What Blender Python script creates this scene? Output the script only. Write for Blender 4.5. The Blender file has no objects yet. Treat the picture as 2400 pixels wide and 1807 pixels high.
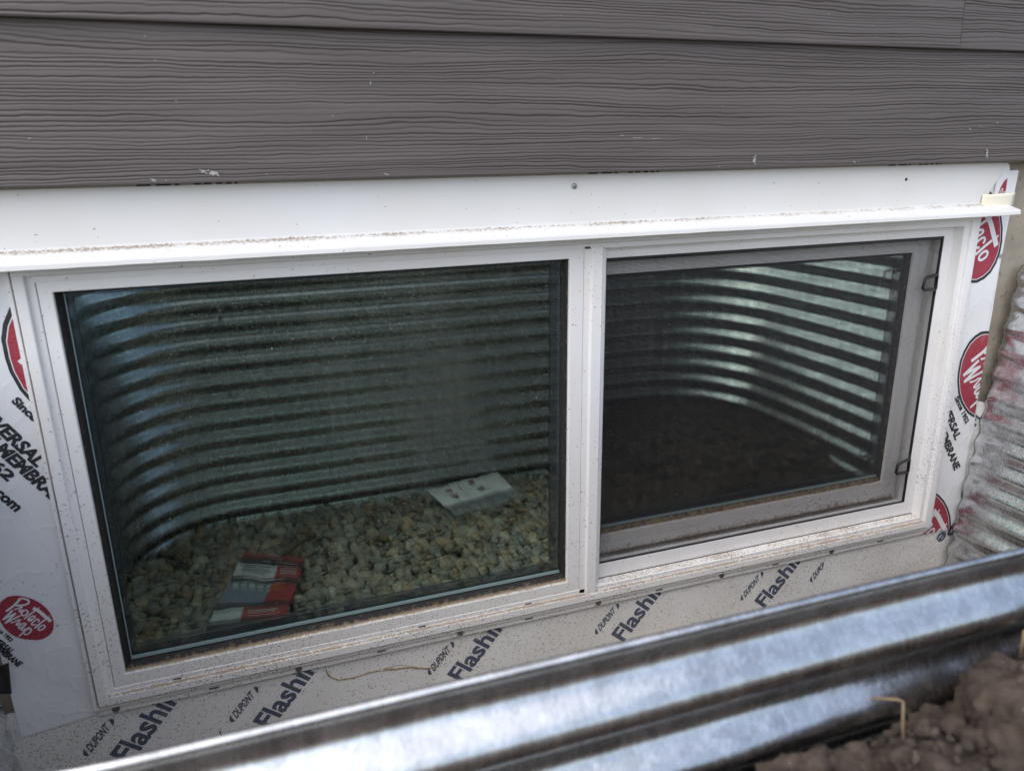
import bpy, bmesh, math, random
import numpy as np
from mathutils import Vector, Matrix, noise as mnoise

random.seed(7); RNG = np.random.default_rng(7)
scene = bpy.context.scene
COL = scene.collection
rad = math.radians

# ------------------------------------------------------------------ camera, sky, sun, exposure
cam_d = bpy.data.cameras.new('camera')
cam = bpy.data.objects.new('camera', cam_d); COL.objects.link(cam)
R = [[0.94219902, -0.11089953, 0.31616815], [-0.33482075, -0.27645705, 0.90081439], [-0.01249298, -0.95460609, -0.29760902]]
Mx = Matrix(((R[0][0], -R[0][1], -R[0][2], 0.25842), (R[1][0], -R[1][1], -R[1][2], -1.05261),
             (R[2][0], -R[2][1], -R[2][2], 0.75196), (0, 0, 0, 1)))
cam.matrix_world = Mx
cam_d.sensor_fit = 'HORIZONTAL'; cam_d.sensor_width = 36.0; cam_d.lens = 27.27
cam_d.clip_start = 0.02; cam_d.clip_end = 3000
cam_d.dof.use_dof = True; cam_d.dof.focus_distance = 1.60; cam_d.dof.aperture_fstop = 9.5
scene.camera = cam

SUN_EL, SUN_AZ = rad(52), rad(242)          # azimuth from +Y, clockwise seen from above
world = bpy.data.worlds.new('World'); scene.world = world; world.use_nodes = True
wn = world.node_tree.nodes; wl = world.node_tree.links
sky = wn.new('ShaderNodeTexSky'); sky.sky_type = 'NISHITA'; sky.sun_disc = False
sky.sun_elevation = SUN_EL; sky.sun_rotation = SUN_AZ
sky.air_density = 1.0; sky.dust_density = 2.5; sky.ozone_density = 1.0
hs = wn.new('ShaderNodeHueSaturation'); hs.inputs['Saturation'].default_value = 0.70      # thin high cloud greys the whole sky evenly
wl.new(sky.outputs[0], hs.inputs['Color']); wl.new(hs.outputs[0], wn['Background'].inputs[0]); wn['Background'].inputs[1].default_value = 0.145
sun_d = bpy.data.lights.new('sun', 'SUN'); sun_d.energy = 1.25; sun_d.angle = rad(125); sun_d.color = (1.0, 0.90, 0.78)
sun = bpy.data.objects.new('sun', sun_d); COL.objects.link(sun)
sdir = Vector((math.sin(SUN_AZ) * math.cos(SUN_EL), math.cos(SUN_AZ) * math.cos(SUN_EL), math.sin(SUN_EL)))
sun.rotation_euler = sdir.to_track_quat('Z', 'Y').to_euler(); sun.location = sdir * 20
vs = scene.view_settings
vs.view_transform = 'Standard'; vs.look = 'None'; vs.gamma = 1.0; vs.use_curve_mapping = False
vs.exposure = 0.86
vs.use_white_balance = True; vs.white_balance_temperature = 6250; vs.white_balance_tint = 10
scene.cycles.max_bounces = 10; scene.cycles.transparent_max_bounces = 16
scene.cycles.use_denoising = True

# ------------------------------------------------------------------ node helpers
class Mat:
    def __init__(s, name, rough=0.5, metal=0.0, spec=None):
        s.m = bpy.data.materials.new(name); s.m.use_nodes = True
        s.t = s.m.node_tree; s.b = s.t.nodes['Principled BSDF']
        s.b.inputs['Roughness'].default_value = rough; s.b.inputs['Metallic'].default_value = metal
        if spec is not None: s.b.inputs['Specular IOR Level'].default_value = spec
    def n(s, typ, **kw):
        x = s.t.nodes.new(typ)
        for k, v in kw.items(): setattr(x, k, v)
        return x
    def put(s, sock, v):
        if isinstance(v, bpy.types.NodeSocket): s.t.links.new(v, sock)
        elif isinstance(v, (tuple, list)) and len(v) == 3 and sock.type == 'RGBA': sock.default_value = (*v, 1)
        else: sock.default_value = v
    def math(s, op, a, b=0.0, c=0.0, clamp=False):
        x = s.n('ShaderNodeMath', operation=op, use_clamp=clamp)
        for i, v in enumerate((a, b, c)): s.put(x.inputs[i], v)
        return x.outputs[0]
    def pos(s): return s.n('ShaderNodeNewGeometry').outputs['Position']
    def xyz(s, v):
        x = s.n('ShaderNodeSeparateXYZ'); s.put(x.inputs[0], v); return x.outputs
    def scale(s, v, sc):
        x = s.n('ShaderNodeMapping'); s.put(x.inputs[0], v); x.inputs['Scale'].default_value = sc; return x.outputs[0]
    def noise(s, v, scale, detail=3.0, rough=0.55):
        x = s.n('ShaderNodeTexNoise'); s.put(x.inputs['Vector'], v); x.inputs['Scale'].default_value = scale
        x.inputs['Detail'].default_value = detail; x.inputs['Roughness'].default_value = rough; return x.outputs['Fac']
    def noisec(s, v, scale, detail=2.0):
        x = s.n('ShaderNodeTexNoise'); s.put(x.inputs['Vector'], v); x.inputs['Scale'].default_value = scale
        x.inputs['Detail'].default_value = detail; return x.outputs['Color']
    def voro(s, v, scale, rnd=1.0):
        x = s.n('ShaderNodeTexVoronoi'); s.put(x.inputs['Vector'], v); x.inputs['Scale'].default_value = scale
        x.inputs['Randomness'].default_value = rnd; return x
    def ramp(s, f, lo, hi, a=0.0, b=1.0):
        x = s.n('ShaderNodeMapRange', interpolation_type='SMOOTHSTEP'); s.put(x.inputs[0], f)
        for i, v in enumerate((lo, hi, a, b)): s.put(x.inputs[i + 1], v)
        return x.outputs[0]
    def mix(s, f, a, b):
        x = s.n('ShaderNodeMix', data_type='RGBA'); s.put(x.inputs[0], f); s.put(x.inputs[6], a); s.put(x.inputs[7], b); return x.outputs[2]
    def attr(s, name): return s.n('ShaderNodeAttribute', attribute_name=name)
    def color(s, v): s.put(s.b.inputs['Base Color'], v); return s
    def rough(s, v): s.put(s.b.inputs['Roughness'], v); return s
    def bump(s, h, strength=0.3, dist=0.001):
        x = s.n('ShaderNodeBump'); s.put(x.inputs['Height'], h); x.inputs['Strength'].default_value = strength
        x.inputs['Distance'].default_value = dist; s.t.links.new(x.outputs[0], s.b.inputs['Normal']); return s
    def warp(s, v, scale, amt):
        nz = s.noisec(v, scale, 1.0); a = s.n('ShaderNodeVectorMath', operation='MULTIPLY_ADD')
        s.put(a.inputs[0], nz); a.inputs[1].default_value = (amt,) * 3; s.put(a.inputs[2], v); return a.outputs[0]
    def flecks(s, p, scale, density, size, stretch=(1, 1, 1), seed=0.0):
        """small separate specks of splashed mud; density 0..1 is the share of cells that hold one"""
        q = s.n('ShaderNodeVectorMath', operation='ADD'); s.put(q.inputs[0], s.warp(p, scale * 0.7, 1.1 / scale)); q.inputs[1].default_value = (seed, seed * 2, seed)
        v = s.voro(s.scale(q.outputs[0], stretch), scale)
        r = s.n('ShaderNodeSeparateColor'); s.put(r.inputs[0], v.outputs['Color'])
        big = s.math('MULTIPLY_ADD', r.outputs[1], size, size * 0.45)
        return s.math('MULTIPLY', s.math('LESS_THAN', r.outputs[0], density), s.ramp(v.outputs['Distance'], s.math('MULTIPLY', big, 0.7), big, 1.0, 0.0))

def plain(name, col, rough=0.5, metal=0.0, spec=None):
    return Mat(name, rough, metal, spec).color(col).m

def vinyl(name, base, lowdens=0.34, rough=0.38):
    M = Mat(name, rough); p = M.pos(); z = M.xyz(p)[2]
    dirt_or_shade = M.attr('dirt_or_shade').outputs['Fac']
    dens = M.math('ADD', M.math('MULTIPLY', M.ramp(z, 0.02, 0.5, lowdens * 0.8, 0.022), M.ramp(z, 0.60, 0.64, 1.0, 0.10)), M.math('MULTIPLY', dirt_or_shade, 0.22))
    patch = M.ramp(M.noise(p, 7, 3), 0.38, 0.66, 0.08, 1.6)
    f1 = M.flecks(p, 210, M.math('MULTIPLY', dens, patch), 0.33, (1, 1, 1.7))
    f2 = M.flecks(p, 420, M.math('MULTIPLY', dens, patch), 0.36, (1.6, 1, 1), 3.3)
    fl = M.math('MAXIMUM', f1, f2)
    n2 = M.math('ADD', M.math('MULTIPLY_ADD', M.noise(p, 260, 4, 0.75), 1.5, -0.25), M.math('MULTIPLY', M.noise(p, 18, 3), 0.6))
    dust = M.ramp(M.math('ADD', n2, M.math('MULTIPLY', dirt_or_shade, 0.70)), 1.08, 1.50)
    tone = M.mix(M.ramp(M.noise(p, 5, 3), 0.3, 0.75), base, tuple(c * k for c, k in zip(base, (0.96, 0.945, 0.91))))
    c = M.mix(M.math('MULTIPLY', fl, 0.75), tone, (0.17, 0.125, 0.08))
    c = M.mix(M.math('MULTIPLY', dust, 0.85), c, (0.24, 0.17, 0.10))
    M.color(c); M.rough(M.math('MULTIPLY_ADD', M.math('MAXIMUM', dust, fl), 0.45, rough))
    return M.m

def galvanised(name):
    M = Mat(name, 0.3, 1.0); p = M.pos()
    streak = M.math('ADD', M.math('MULTIPLY', M.noise(M.scale(M.warp(p, 9, 0.02), (70, 70, 7)), 1.0, 4, 0.6), 0.5), M.math('MULTIPLY', M.noise(M.scale(M.warp(p, 30, 0.004), (330, 330, 45)), 1.0, 3, 0.6), 0.5))
    v = M.voro(M.warp(p, 60, 0.012), 110); r = M.n('ShaderNodeSeparateColor'); M.put(r.inputs[0], v.outputs['Color'])
    tone = M.math('ADD', M.math('MULTIPLY', r.outputs[0], 0.13), M.math('MULTIPLY_ADD', streak, 0.66, 0.20))
    c = M.n('ShaderNodeCombineColor')
    M.put(c.inputs[0], tone); M.put(c.inputs[1], M.math('MULTIPLY', tone, 1.01)); M.put(c.inputs[2], M.math('MULTIPLY', tone, 1.02))
    dirt_or_shade = M.ramp(M.math('ADD', M.noise(p, 22, 5, 0.65), M.math('MULTIPLY', M.noise(p, 4, 2), 0.35)), 0.86, 1.08)
    M.color(M.mix(dirt_or_shade, c.outputs[0], (0.20, 0.155, 0.10)))
    M.put(M.b.inputs['Metallic'], M.math('SUBTRACT', 1.0, M.math('MULTIPLY', dirt_or_shade, 0.85)))
    M.rough(M.math('ADD', M.math('MULTIPLY_ADD', streak, 0.20, 0.165), M.math('MULTIPLY', dirt_or_shade, 0.35)))
    M.bump(M.math('ADD', M.noise(p, 34, 3), M.math('MULTIPLY', streak, 0.5)), 0.15, 0.003)
    return M.m

def glass(name, r0, tint_r, tint_t, specks):
    m = bpy.data.materials.new(name); m.use_nodes = True; M = Mat.__new__(Mat); M.m = m; M.t = m.node_tree
    out = M.t.nodes['Material Output']; M.t.nodes.remove(M.t.nodes['Principled BSDF'])
    lw = M.n('ShaderNodeLayerWeight'); lw.inputs['Blend'].default_value = 0.5
    f5 = M.math('POWER', lw.outputs['Facing'], 5.0)
    fac = M.math('MULTIPLY_ADD', f5, 1 - r0, r0)
    tr = M.n('ShaderNodeBsdfTransparent'); M.put(tr.inputs[0], tint_t)
    gl = M.n('ShaderNodeBsdfGlossy'); M.put(gl.inputs['Color'], tint_r); gl.inputs['Roughness'].default_value = 0.0
    mx = M.n('ShaderNodeMixShader'); M.put(mx.inputs[0], fac); M.t.links.new(tr.outputs[0], mx.inputs[1]); M.t.links.new(gl.outputs[0], mx.inputs[2])
    last = mx
    if specks:
        p = M.pos(); k = M.ramp(M.noise(p, 5, 2), 0.42, 0.75, 0.003, 0.035)
        s1 = M.flecks(p, 240, k, 0.20, (1, 1, 0.8)); s2 = M.flecks(p, 520, M.math('MULTIPLY', k, 2.0), 0.26, (1, 1, 1), 5.0)
        film = M.math('MULTIPLY', M.ramp(M.noise(M.scale(p, (3, 3, 1.2)), 3, 4), 0.45, 0.85), 0.022)
        d = M.n('ShaderNodeBsdfDiffuse'); M.put(d.inputs[0], (0.55, 0.53, 0.48))
        a = M.math('ADD', M.math('MULTIPLY', M.math('MAXIMUM', s1, s2), 0.55), film)
        m2 = M.n('ShaderNodeMixShader'); M.put(m2.inputs[0], a); M.t.links.new(mx.outputs[0], m2.inputs[1]); M.t.links.new(d.outputs[0], m2.inputs[2]); last = m2
    M.t.links.new(last.outputs[0], out.inputs[0])
    return m

def screen_mat():
    m = bpy.data.materials.new('insect_mesh_weave'); m.use_nodes = True; M = Mat.__new__(Mat); M.m = m; M.t = m.node_tree
    out = M.t.nodes['Material Output']; b = M.t.nodes['Principled BSDF']
    b.inputs['Base Color'].default_value = (0.020, 0.018, 0.020, 1); b.inputs['Roughness'].default_value = 0.5
    x, y, z = M.xyz(M.pos())
    def wires(c, pitch, w): return M.math('LESS_THAN', M.math('FRACT', M.math('DIVIDE', M.math('ADD', c, 10.0), pitch)), w)
    a = M.math('MAXIMUM', wires(x, 0.00205, 0.25), wires(z, 0.00205, 0.25))
    tr = M.n('ShaderNodeBsdfTransparent'); mx = M.n('ShaderNodeMixShader'); M.put(mx.inputs[0], a)
    M.t.links.new(tr.outputs[0], mx.inputs[1]); M.t.links.new(b.outputs[0], mx.inputs[2]); M.t.links.new(mx.outputs[0], out.inputs[0])
    return m

# ------------------------------------------------------------------ materials
VINYL = vinyl('white_vinyl', (0.80, 0.795, 0.79))
VINYL_CLEAN = vinyl('white_vinyl_clean', (0.80, 0.795, 0.79), 0.03)
VINYL_SILL = vinyl('white_vinyl_dusty', (0.80, 0.79, 0.775), 0.42)
CAPMAT = vinyl('white_painted_metal', (0.715, 0.715, 0.705), 0.30, 0.42)
CREAM = vinyl('cream_metal', (0.78, 0.75, 0.62), 0.2, 0.45)
RUBBER = None
M = Mat('black_rubber', 0.55); p = M.pos()
M.color(M.mix(M.math('MULTIPLY', M.flecks(p, 380, M.ramp(M.xyz(p)[2], 0.05, 0.5, 0.35, 0.03), 0.34), 0.6), (0.010, 0.010, 0.011), (0.30, 0.27, 0.22)))
RUBBER = M.m
M = Mat('dusty_black_ledge', 0.8); p = M.pos()
M.color(M.mix(M.ramp(M.math('ADD', M.noise(p, 120, 4, 0.7), M.math('MULTIPLY', M.attr('dirt_or_shade').outputs['Fac'], 0.5)), 0.55, 0.95), (0.014, 0.013, 0.013), (0.22, 0.165, 0.105)))
LEDGE = M.m
SPACER = plain('grey_spacer', (0.035, 0.040, 0.046), 0.45, 0.3)
EDGE_SEAL = plain('pale_glass_edge', (0.24, 0.33, 0.33), 0.3)
BLACKP = plain('black_plastic', (0.012, 0.012, 0.013), 0.45)
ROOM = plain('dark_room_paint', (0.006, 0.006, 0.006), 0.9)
GLASS_A = glass('outer_glass', 0.07, (0.86, 0.97, 0.93), (0.93, 0.97, 0.96), True)
GLASS_B = Mat('inner_glass', 0.0, 1.0).color((0.405, 0.45, 0.415)).m
SCREEN = screen_mat()
GALV = galvanised('galvanised_steel')
SCREW = plain('zinc_screw', (0.36, 0.36, 0.35), 0.35, 0.9)
NAILGREY = plain('weathered_nail', (0.17, 0.165, 0.155), 0.5, 0.5)

M = Mat('brown_grey_siding_paint', 0.46, 0, 0.4); p = M.pos()
tone = M.noise(M.scale(p, (1.2, 1, 14)), 2.5, 4)
c = M.mix(M.ramp(tone, 0.3, 0.7), (0.102, 0.088, 0.083), (0.124, 0.108, 0.102))
gr = M.attr('dirt_or_shade').outputs['Fac']
c = M.mix(M.math('MULTIPLY', gr, 0.85), c, (0.040, 0.030, 0.024))  # fine shade inside the grain grooves, put into the paint colour
spk = M.math('MULTIPLY', M.flecks(p, 150, M.ramp(M.noise(p, 3, 2), 0.5, 0.75, 0.002, 0.035), 0.14, (0.8, 1, 1.3)), 0.7)
c = M.mix(spk, c, (0.42, 0.40, 0.37))
M.color(c); M.bump(M.noise(p, 420, 3), 0.25, 0.0006)
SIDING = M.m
CHIP = plain('pale_scuff', (0.40, 0.385, 0.355), 0.8)

M = Mat('white_membrane_facer', 0.55); p = M.pos()
c = M.mix(M.ramp(M.noise(p, 6, 4), 0.3, 0.75), (0.80, 0.81, 0.82), (0.73, 0.735, 0.74))
c = M.mix(M.math('MULTIPLY', M.flecks(p, 260, M.ramp(M.xyz(p)[2], -0.02, 0.45, 0.07, 0.012), 0.25), 0.7), c, (0.2, 0.15, 0.1))
M.color(c); M.bump(M.math('ADD', M.math('MULTIPLY', M.noise(p, 900, 2), 0.04), M.math('ADD', M.noise(M.scale(p, (1, 1, 0.6)), 16, 3), M.math('MULTIPLY', M.ramp(M.math('ABSOLUTE', M.math('SUBTRACT', M.noise(p, 11, 2), 0.5)), 0.0, 0.03, 1.0, 0.0), 0.10))), 0.45, 0.006)
MEMBRANE = M.m
M = Mat('white_flashing_tape_facer', 0.55); p = M.pos()
mud = M.math('MAXIMUM', M.flecks(p, 230, M.ramp(M.noise(p, 12, 3), 0.3, 0.65, 0.12, 0.48), 0.32, (1.5, 1, 1)), M.flecks(p, 420, M.ramp(M.noise(p, 9, 3), 0.3, 0.65, 0.12, 0.5), 0.34, (1, 1, 1.5), 4.0))
c = M.mix(M.ramp(M.noise(p, 7, 4), 0.3, 0.75), (0.81, 0.805, 0.79), (0.73, 0.715, 0.68))
c = M.mix(M.math('MULTIPLY', mud, 0.72), c, (0.27, 0.205, 0.12)); M.color(c); M.bump(M.math('ADD', M.math('MULTIPLY', mud, 0.08), M.noise(p, 15, 3)), 0.35, 0.006)
TAPE = M.m
def ink(name, col, light, k=0.25):
    M = Mat(name, 0.6); p = M.pos()
    w = M.math('MULTIPLY', M.ramp(M.noise(M.scale(p, (1, 1, 1)), 900, 2, 0.7), 0.45, 0.75), k)
    w = M.math('MAXIMUM', w, M.math('MULTIPLY', M.ramp(M.noise(p, 40, 3), 0.55, 0.8), k * 0.9))
    M.color(M.mix(w, col, light)); return M.m
RED = ink('red_ink', (0.30, 0.012, 0.035), (0.62, 0.30, 0.33), 0.40)
BLACKINK = ink('black_ink', (0.012, 0.012, 0.013), (0.25, 0.25, 0.25), 0.3)
BLUEINK = ink('dark_blue_ink', (0.042, 0.062, 0.115), (0.45, 0.42, 0.35), 0.5)
WHITEINK = plain('white_ink', (0.72, 0.73, 0.74), 0.6)

M = Mat('beige_concrete', 0.85); p = M.pos()
c = M.mix(M.ramp(M.noise(p, 9, 5), 0.3, 0.7), (0.36, 0.32, 0.255), (0.27, 0.235, 0.185))
pit = M.ramp(M.noise(M.scale(p, (1, 1, 0.7)), 85, 5, 0.65), 0.62, 0.74)
c = M.mix(M.math('MULTIPLY', pit, 0.7), c, (0.10, 0.09, 0.075)); M.color(c)
M.bump(M.math('SUBTRACT', M.noise(p, 60, 5, 0.65), pit), 0.7, 0.004)
CONCRETE = M.m
M = Mat('brown_soil', 0.95); p = M.pos()
c = M.mix(M.ramp(M.noise(p, 30, 5, 0.65), 0.3, 0.7), (0.135, 0.100, 0.076), (0.060, 0.044, 0.033))
c = M.mix(M.math('MULTIPLY', M.flecks(p, 160, 0.10, 0.3), 0.6), c, (0.30, 0.26, 0.21)); M.color(c)
M.bump(M.noise(p, 170, 6, 0.7), 0.9, 0.004)
SOIL = M.m
M = Mat('dry_clod', 0.95); p = M.pos()
c = M.mix(M.ramp(M.noise(p, 45, 5, 0.65), 0.28, 0.72), (0.185, 0.138, 0.104), (0.062, 0.044, 0.032))
c = M.mix(M.math('MULTIPLY', M.flecks(p, 140, 0.16, 0.32), 0.7), c, (0.34, 0.30, 0.25)); M.color(c)
M.bump(M.noise(p, 260, 6, 0.78), 1.0, 0.006)
CLOD = M.m
M = Mat('washed_pebbles', 0.62); c = M.attr('tint').outputs['Color']; p = M.pos()
M.color(M.mix(M.math('MULTIPLY', M.ramp(M.noise(p, 90, 4), 0.3, 0.7), 0.35), c, (0.16, 0.14, 0.115)))
PEBBLE = M.m

# ------------------------------------------------------------------ object helpers
def thing(name, label, cat, loc=(0, 0, 0), group=None):
    o = bpy.data.objects.new(name, None); COL.objects.link(o); o.location = loc
    o.empty_display_size = 0.05
    o['label'] = label; o['category'] = cat
    if group: o['group'] = group
    return o
def wloc(o):
    v = Vector((0, 0, 0))
    while o is not None: v = v + o.location; o = o.parent
    return v
def part(name, V, Fc, mat, parent=None, smooth=False, dirt_or_shade=None, label=None, kind=None):
    """V in world coordinates; stored relative to the parent"""
    me = bpy.data.meshes.new(name)
    off = np.array(wloc(parent)) if parent is not None else np.zeros(3)
    V = np.asarray(V, dtype=float).reshape(-1, 3)
    me.from_pydata((V - off).tolist(), [], [tuple(int(i) for i in f) for f in Fc])
    if dirt_or_shade is not None:
        a = me.attributes.new('dirt_or_shade', 'FLOAT', 'POINT'); a.data.foreach_set('value', np.asarray(dirt_or_shade, dtype=np.float32).ravel())
    if smooth: me.polygons.foreach_set('use_smooth', [True] * len(me.polygons))
    me.materials.append(mat); me.validate(); me.update()
    o = bpy.data.objects.new(name, me); COL.objects.link(o)
    if parent is not None: o.parent = parent
    if label: o['label'] = label
    if kind: o['kind'] = kind
    return o
def tag(o, label, cat, group=None):
    o['label'] = label; o['category'] = cat
    if group: o['group'] = group
    return o
def fix_normals(o):
    bm = bmesh.new(); bm.from_mesh(o.data); bmesh.ops.recalc_face_normals(bm, faces=bm.faces); bm.to_mesh(o.data); bm.free(); return o
def box(x0, x1, y0, y1, z0, z1):
    V = [(x0, y0, z0), (x1, y0, z0), (x1, y1, z0), (x0, y1, z0), (x0, y0, z1), (x1, y0, z1), (x1, y1, z1), (x0, y1, z1)]
    return V, [(0, 3, 2, 1), (4, 5, 6, 7), (0, 1, 5, 4), (1, 2, 6, 5), (2, 3, 7, 6), (3, 0, 4, 7)]
def join(*vf):
    V, Fc = [], []
    for v, f in vf:
        n = len(V); V += [tuple(x) for x in v]; Fc += [tuple(i + n for i in q) for q in f]
    return V, Fc
def grid_faces(nu, nv):
    return [(i * nv + j, (i + 1) * nv + j, (i + 1) * nv + j + 1, i * nv + j + 1) for i in range(nu - 1) for j in range(nv - 1)]

def ring(name, rect, widths, prof, mat, parent, labels=None, mats=None, skip=()):
    """mitred rectangular frame in the wall plane: prof = [(u 0..1 inwards, y, dirt)]; one mesh per side"""
    x0, x1, z0, z1 = rect; wL, wR, wB, wT = widths
    out = {}
    n = len(prof)
    for side in ('bottom', 'top', 'left', 'right'):
        if side in skip: continue
        V, D = [], []
        for end in (0, 1):
            for (u, y, d) in prof:
                if side == 'bottom': x = x0 + u * wL if end == 0 else x1 - u * wR; z = z0 + u * wB
                elif side == 'top': x = x0 + u * wL if end == 0 else x1 - u * wR; z = z1 - u * wT
                elif side == 'left': z = z0 + u * wB if end == 0 else z1 - u * wT; x = x0 + u * wL
                else: z = z0 + u * wB if end == 0 else z1 - u * wT; x = x1 - u * wR
                V.append((x, y, z)); D.append(d * {'bottom': 1.0, 'top': 0.1, 'left': 0.22, 'right': 0.3}[side])
        Fc = [(i, (i + 1) % n, n + (i + 1) % n, n + i) for i in range(n)] + [tuple(range(n)), tuple(range(2 * n - 1, n - 1, -1))]
        nm = name[side] if isinstance(name, dict) else name
        o = part(nm, V, Fc, (mats or {}).get(side, mat), parent, dirt_or_shade=D); fix_normals(o); out[side] = o
    return out

def tube(pts, r, seg=8, closed=False):
    pts = [Vector(p) for p in pts]; n = len(pts); V, Fc = [], []
    up = Vector((0.13, 0.31, 0.94))
    for i, p in enumerate(pts):
        a = pts[(i - 1) % n] if (closed or i > 0) else p; b = pts[(i + 1) % n] if (closed or i < n - 1) else p
        t = (b - a).normalized(); s = t.cross(up).normalized(); q = s.cross(t)
        rr = r(i / (n - 1)) if callable(r) else r
        for k in range(seg):
            an = 2 * math.pi * k / seg; V.append(tuple(p + (s * math.cos(an) + q * math.sin(an)) * rr))
    m = n if closed else n - 1
    for i in range(m):
        for k in range(seg):
            j = (i + 1) % n; Fc.append((i * seg + k, i * seg + (k + 1) % seg, j * seg + (k + 1) % seg, j * seg + k))
    if not closed: Fc += [tuple(range(seg - 1, -1, -1)), tuple(range((n - 1) * seg, n * seg))]
    return V, Fc

def vnoise(x, y, seed=0):
    """smooth 2-D value noise on arrays, range -1..1"""
    r = np.random.default_rng(seed).uniform(-1, 1, (256, 256))
    xi = np.floor(x).astype(int); yi = np.floor(y).astype(int); fx = x - xi; fy = y - yi
    fx = fx * fx * (3 - 2 * fx); fy = fy * fy * (3 - 2 * fy)
    g = lambda a, b: r[a % 256, b % 256]
    return (g(xi, yi) * (1 - fx) + g(xi + 1, yi) * fx) * (1 - fy) + (g(xi, yi + 1) * (1 - fx) + g(xi + 1, yi + 1) * fx) * fy

# ------------------------------------------------------------------ the well's plan
PITCH, AMP, RIMZ = 0.0465, 0.0068, 0.525
def arc(cx, cy, r, a0, a1, n):
    return [(cx + r * math.cos(rad(a0 + (a1 - a0) * i / n)), cy + r * math.sin(rad(a0 + (a1 - a0) * i / n))) for i in range(n + 1)]
def plan_path():
    left = [(-0.112, -0.004), (-0.108, -0.02), (-0.100, -0.06), (-0.088, -0.13), (-0.074, -0.22), (-0.062, -0.31)]
    P = left + [(-0.052, -0.40), (-0.043, -0.47)] + arc(0.197, -0.525, 0.24, 188, 270, 16)[1:]
    P += [(0.3, -0.766), (0.45, -0.7665), (0.6, -0.767), (0.75, -0.767), (0.9, -0.766), (1.05, -0.765), (1.18, -0.763)]
    P += arc(1.30, -0.483, 0.28, 270, 356, 16)[0:]
    P += [(1.588, -0.40), (1.594, -0.31), (1.598, -0.22), (1.600, -0.13), (1.600, -0.06), (1.600, -0.02), (1.600, -0.006)]
    # resample evenly
    A = np.array(P); seg = np.hypot(*np.diff(A, axis=0).T); s = np.concatenate([[0], np.cumsum(seg)])
    ends = np.concatenate([np.linspace(0, 0.08, 17), np.linspace(0.08, s[-1] - 0.08, 180)[1:-1], np.linspace(s[-1] - 0.08, s[-1], 17)])
    X = np.interp(ends, s, A[:, 0]); Y = np.interp(ends, s, A[:, 1])
    for _ in range(2):
        X[17:-17] = (X[16:-18] + 2 * X[17:-17] + X[18:-16]) / 4; Y[17:-17] = (Y[16:-18] + 2 * Y[17:-17] + Y[18:-16]) / 4
    return np.stack([X, Y], 1), ends, s[-1]
PLAN, PLAN_S, PLAN_L = plan_path()
T = np.gradient(PLAN, axis=0); T /= np.linalg.norm(T, axis=1)[:, None]
NRM = np.stack([T[:, 1], -T[:, 0]], 1)           # outwards (away from the pit)
if (NRM[len(NRM) // 2] @ np.array([0, -1])) < 0: NRM = -NRM

# ================================================================== SETTING: ground, foundation, room
def build_ground():
    levels = [0.006, 0.016, 0.03, 0.05, 0.075, 0.10, 0.13, 0.17, 0.22, 0.3, 0.45, 0.7, 1.2, 2.2, 4.5, 10, 25, 70, 250, 1200]
    idx = np.arange(0, len(PLAN), 1)
    A = PLAN[idx].copy(); N = NRM[idx]
    A[:, 0] += 0.027 * np.exp(-((PLAN_L - PLAN_S) / 0.35) ** 2) - 0.009 * np.exp(-(PLAN_S / 0.35) ** 2)      # the steel leans outwards near its ends
    A += N * 0.006
    c = np.array([0.75, -0.1])
    V = []
    for k, (a, nn) in enumerate(zip(A, N)):
        far = a - c; far = far / np.linalg.norm(far)
        f = k / (len(A) - 1); ang = math.pi + f * math.pi        # fan from -x through -y to +x
        fan = np.array([math.cos(ang), math.sin(ang)])
        for L in levels:
            w = min(1.0, L / 1.2); d = nn * (1 - w) + fan * w
            q = a + d * L
            base = 0.416 + 0.016 * min(1, L / 0.08) + 0.02 * min(1.0, L / 0.6)
            x, y = q
            base += 0.085 * math.exp(-((x - 0.82) ** 2 / 0.012 + (y + 0.80) ** 2 / 0.05))
            h = 0.016 * mnoise.noise((x * 9, y * 9, 1.3)) + 0.010 * mnoise.noise((x * 24, y * 24, 4.1)) + 0.005 * mnoise.noise((x * 60, y * 60, 2.2))
            V.append((x, y, base + h * min(1.0, L / 0.03) * (1 if L < 5 else 4)))
    o = part('ground', V, grid_faces(len(A), len(levels)), SOIL, smooth=True, kind='structure')
    return fix_normals(o)
ground = build_ground()
pit = part('pit_floor', *box(-0.25, 1.75, -0.85, 0.0, -0.36, -0.165), SOIL, kind='structure')

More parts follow.
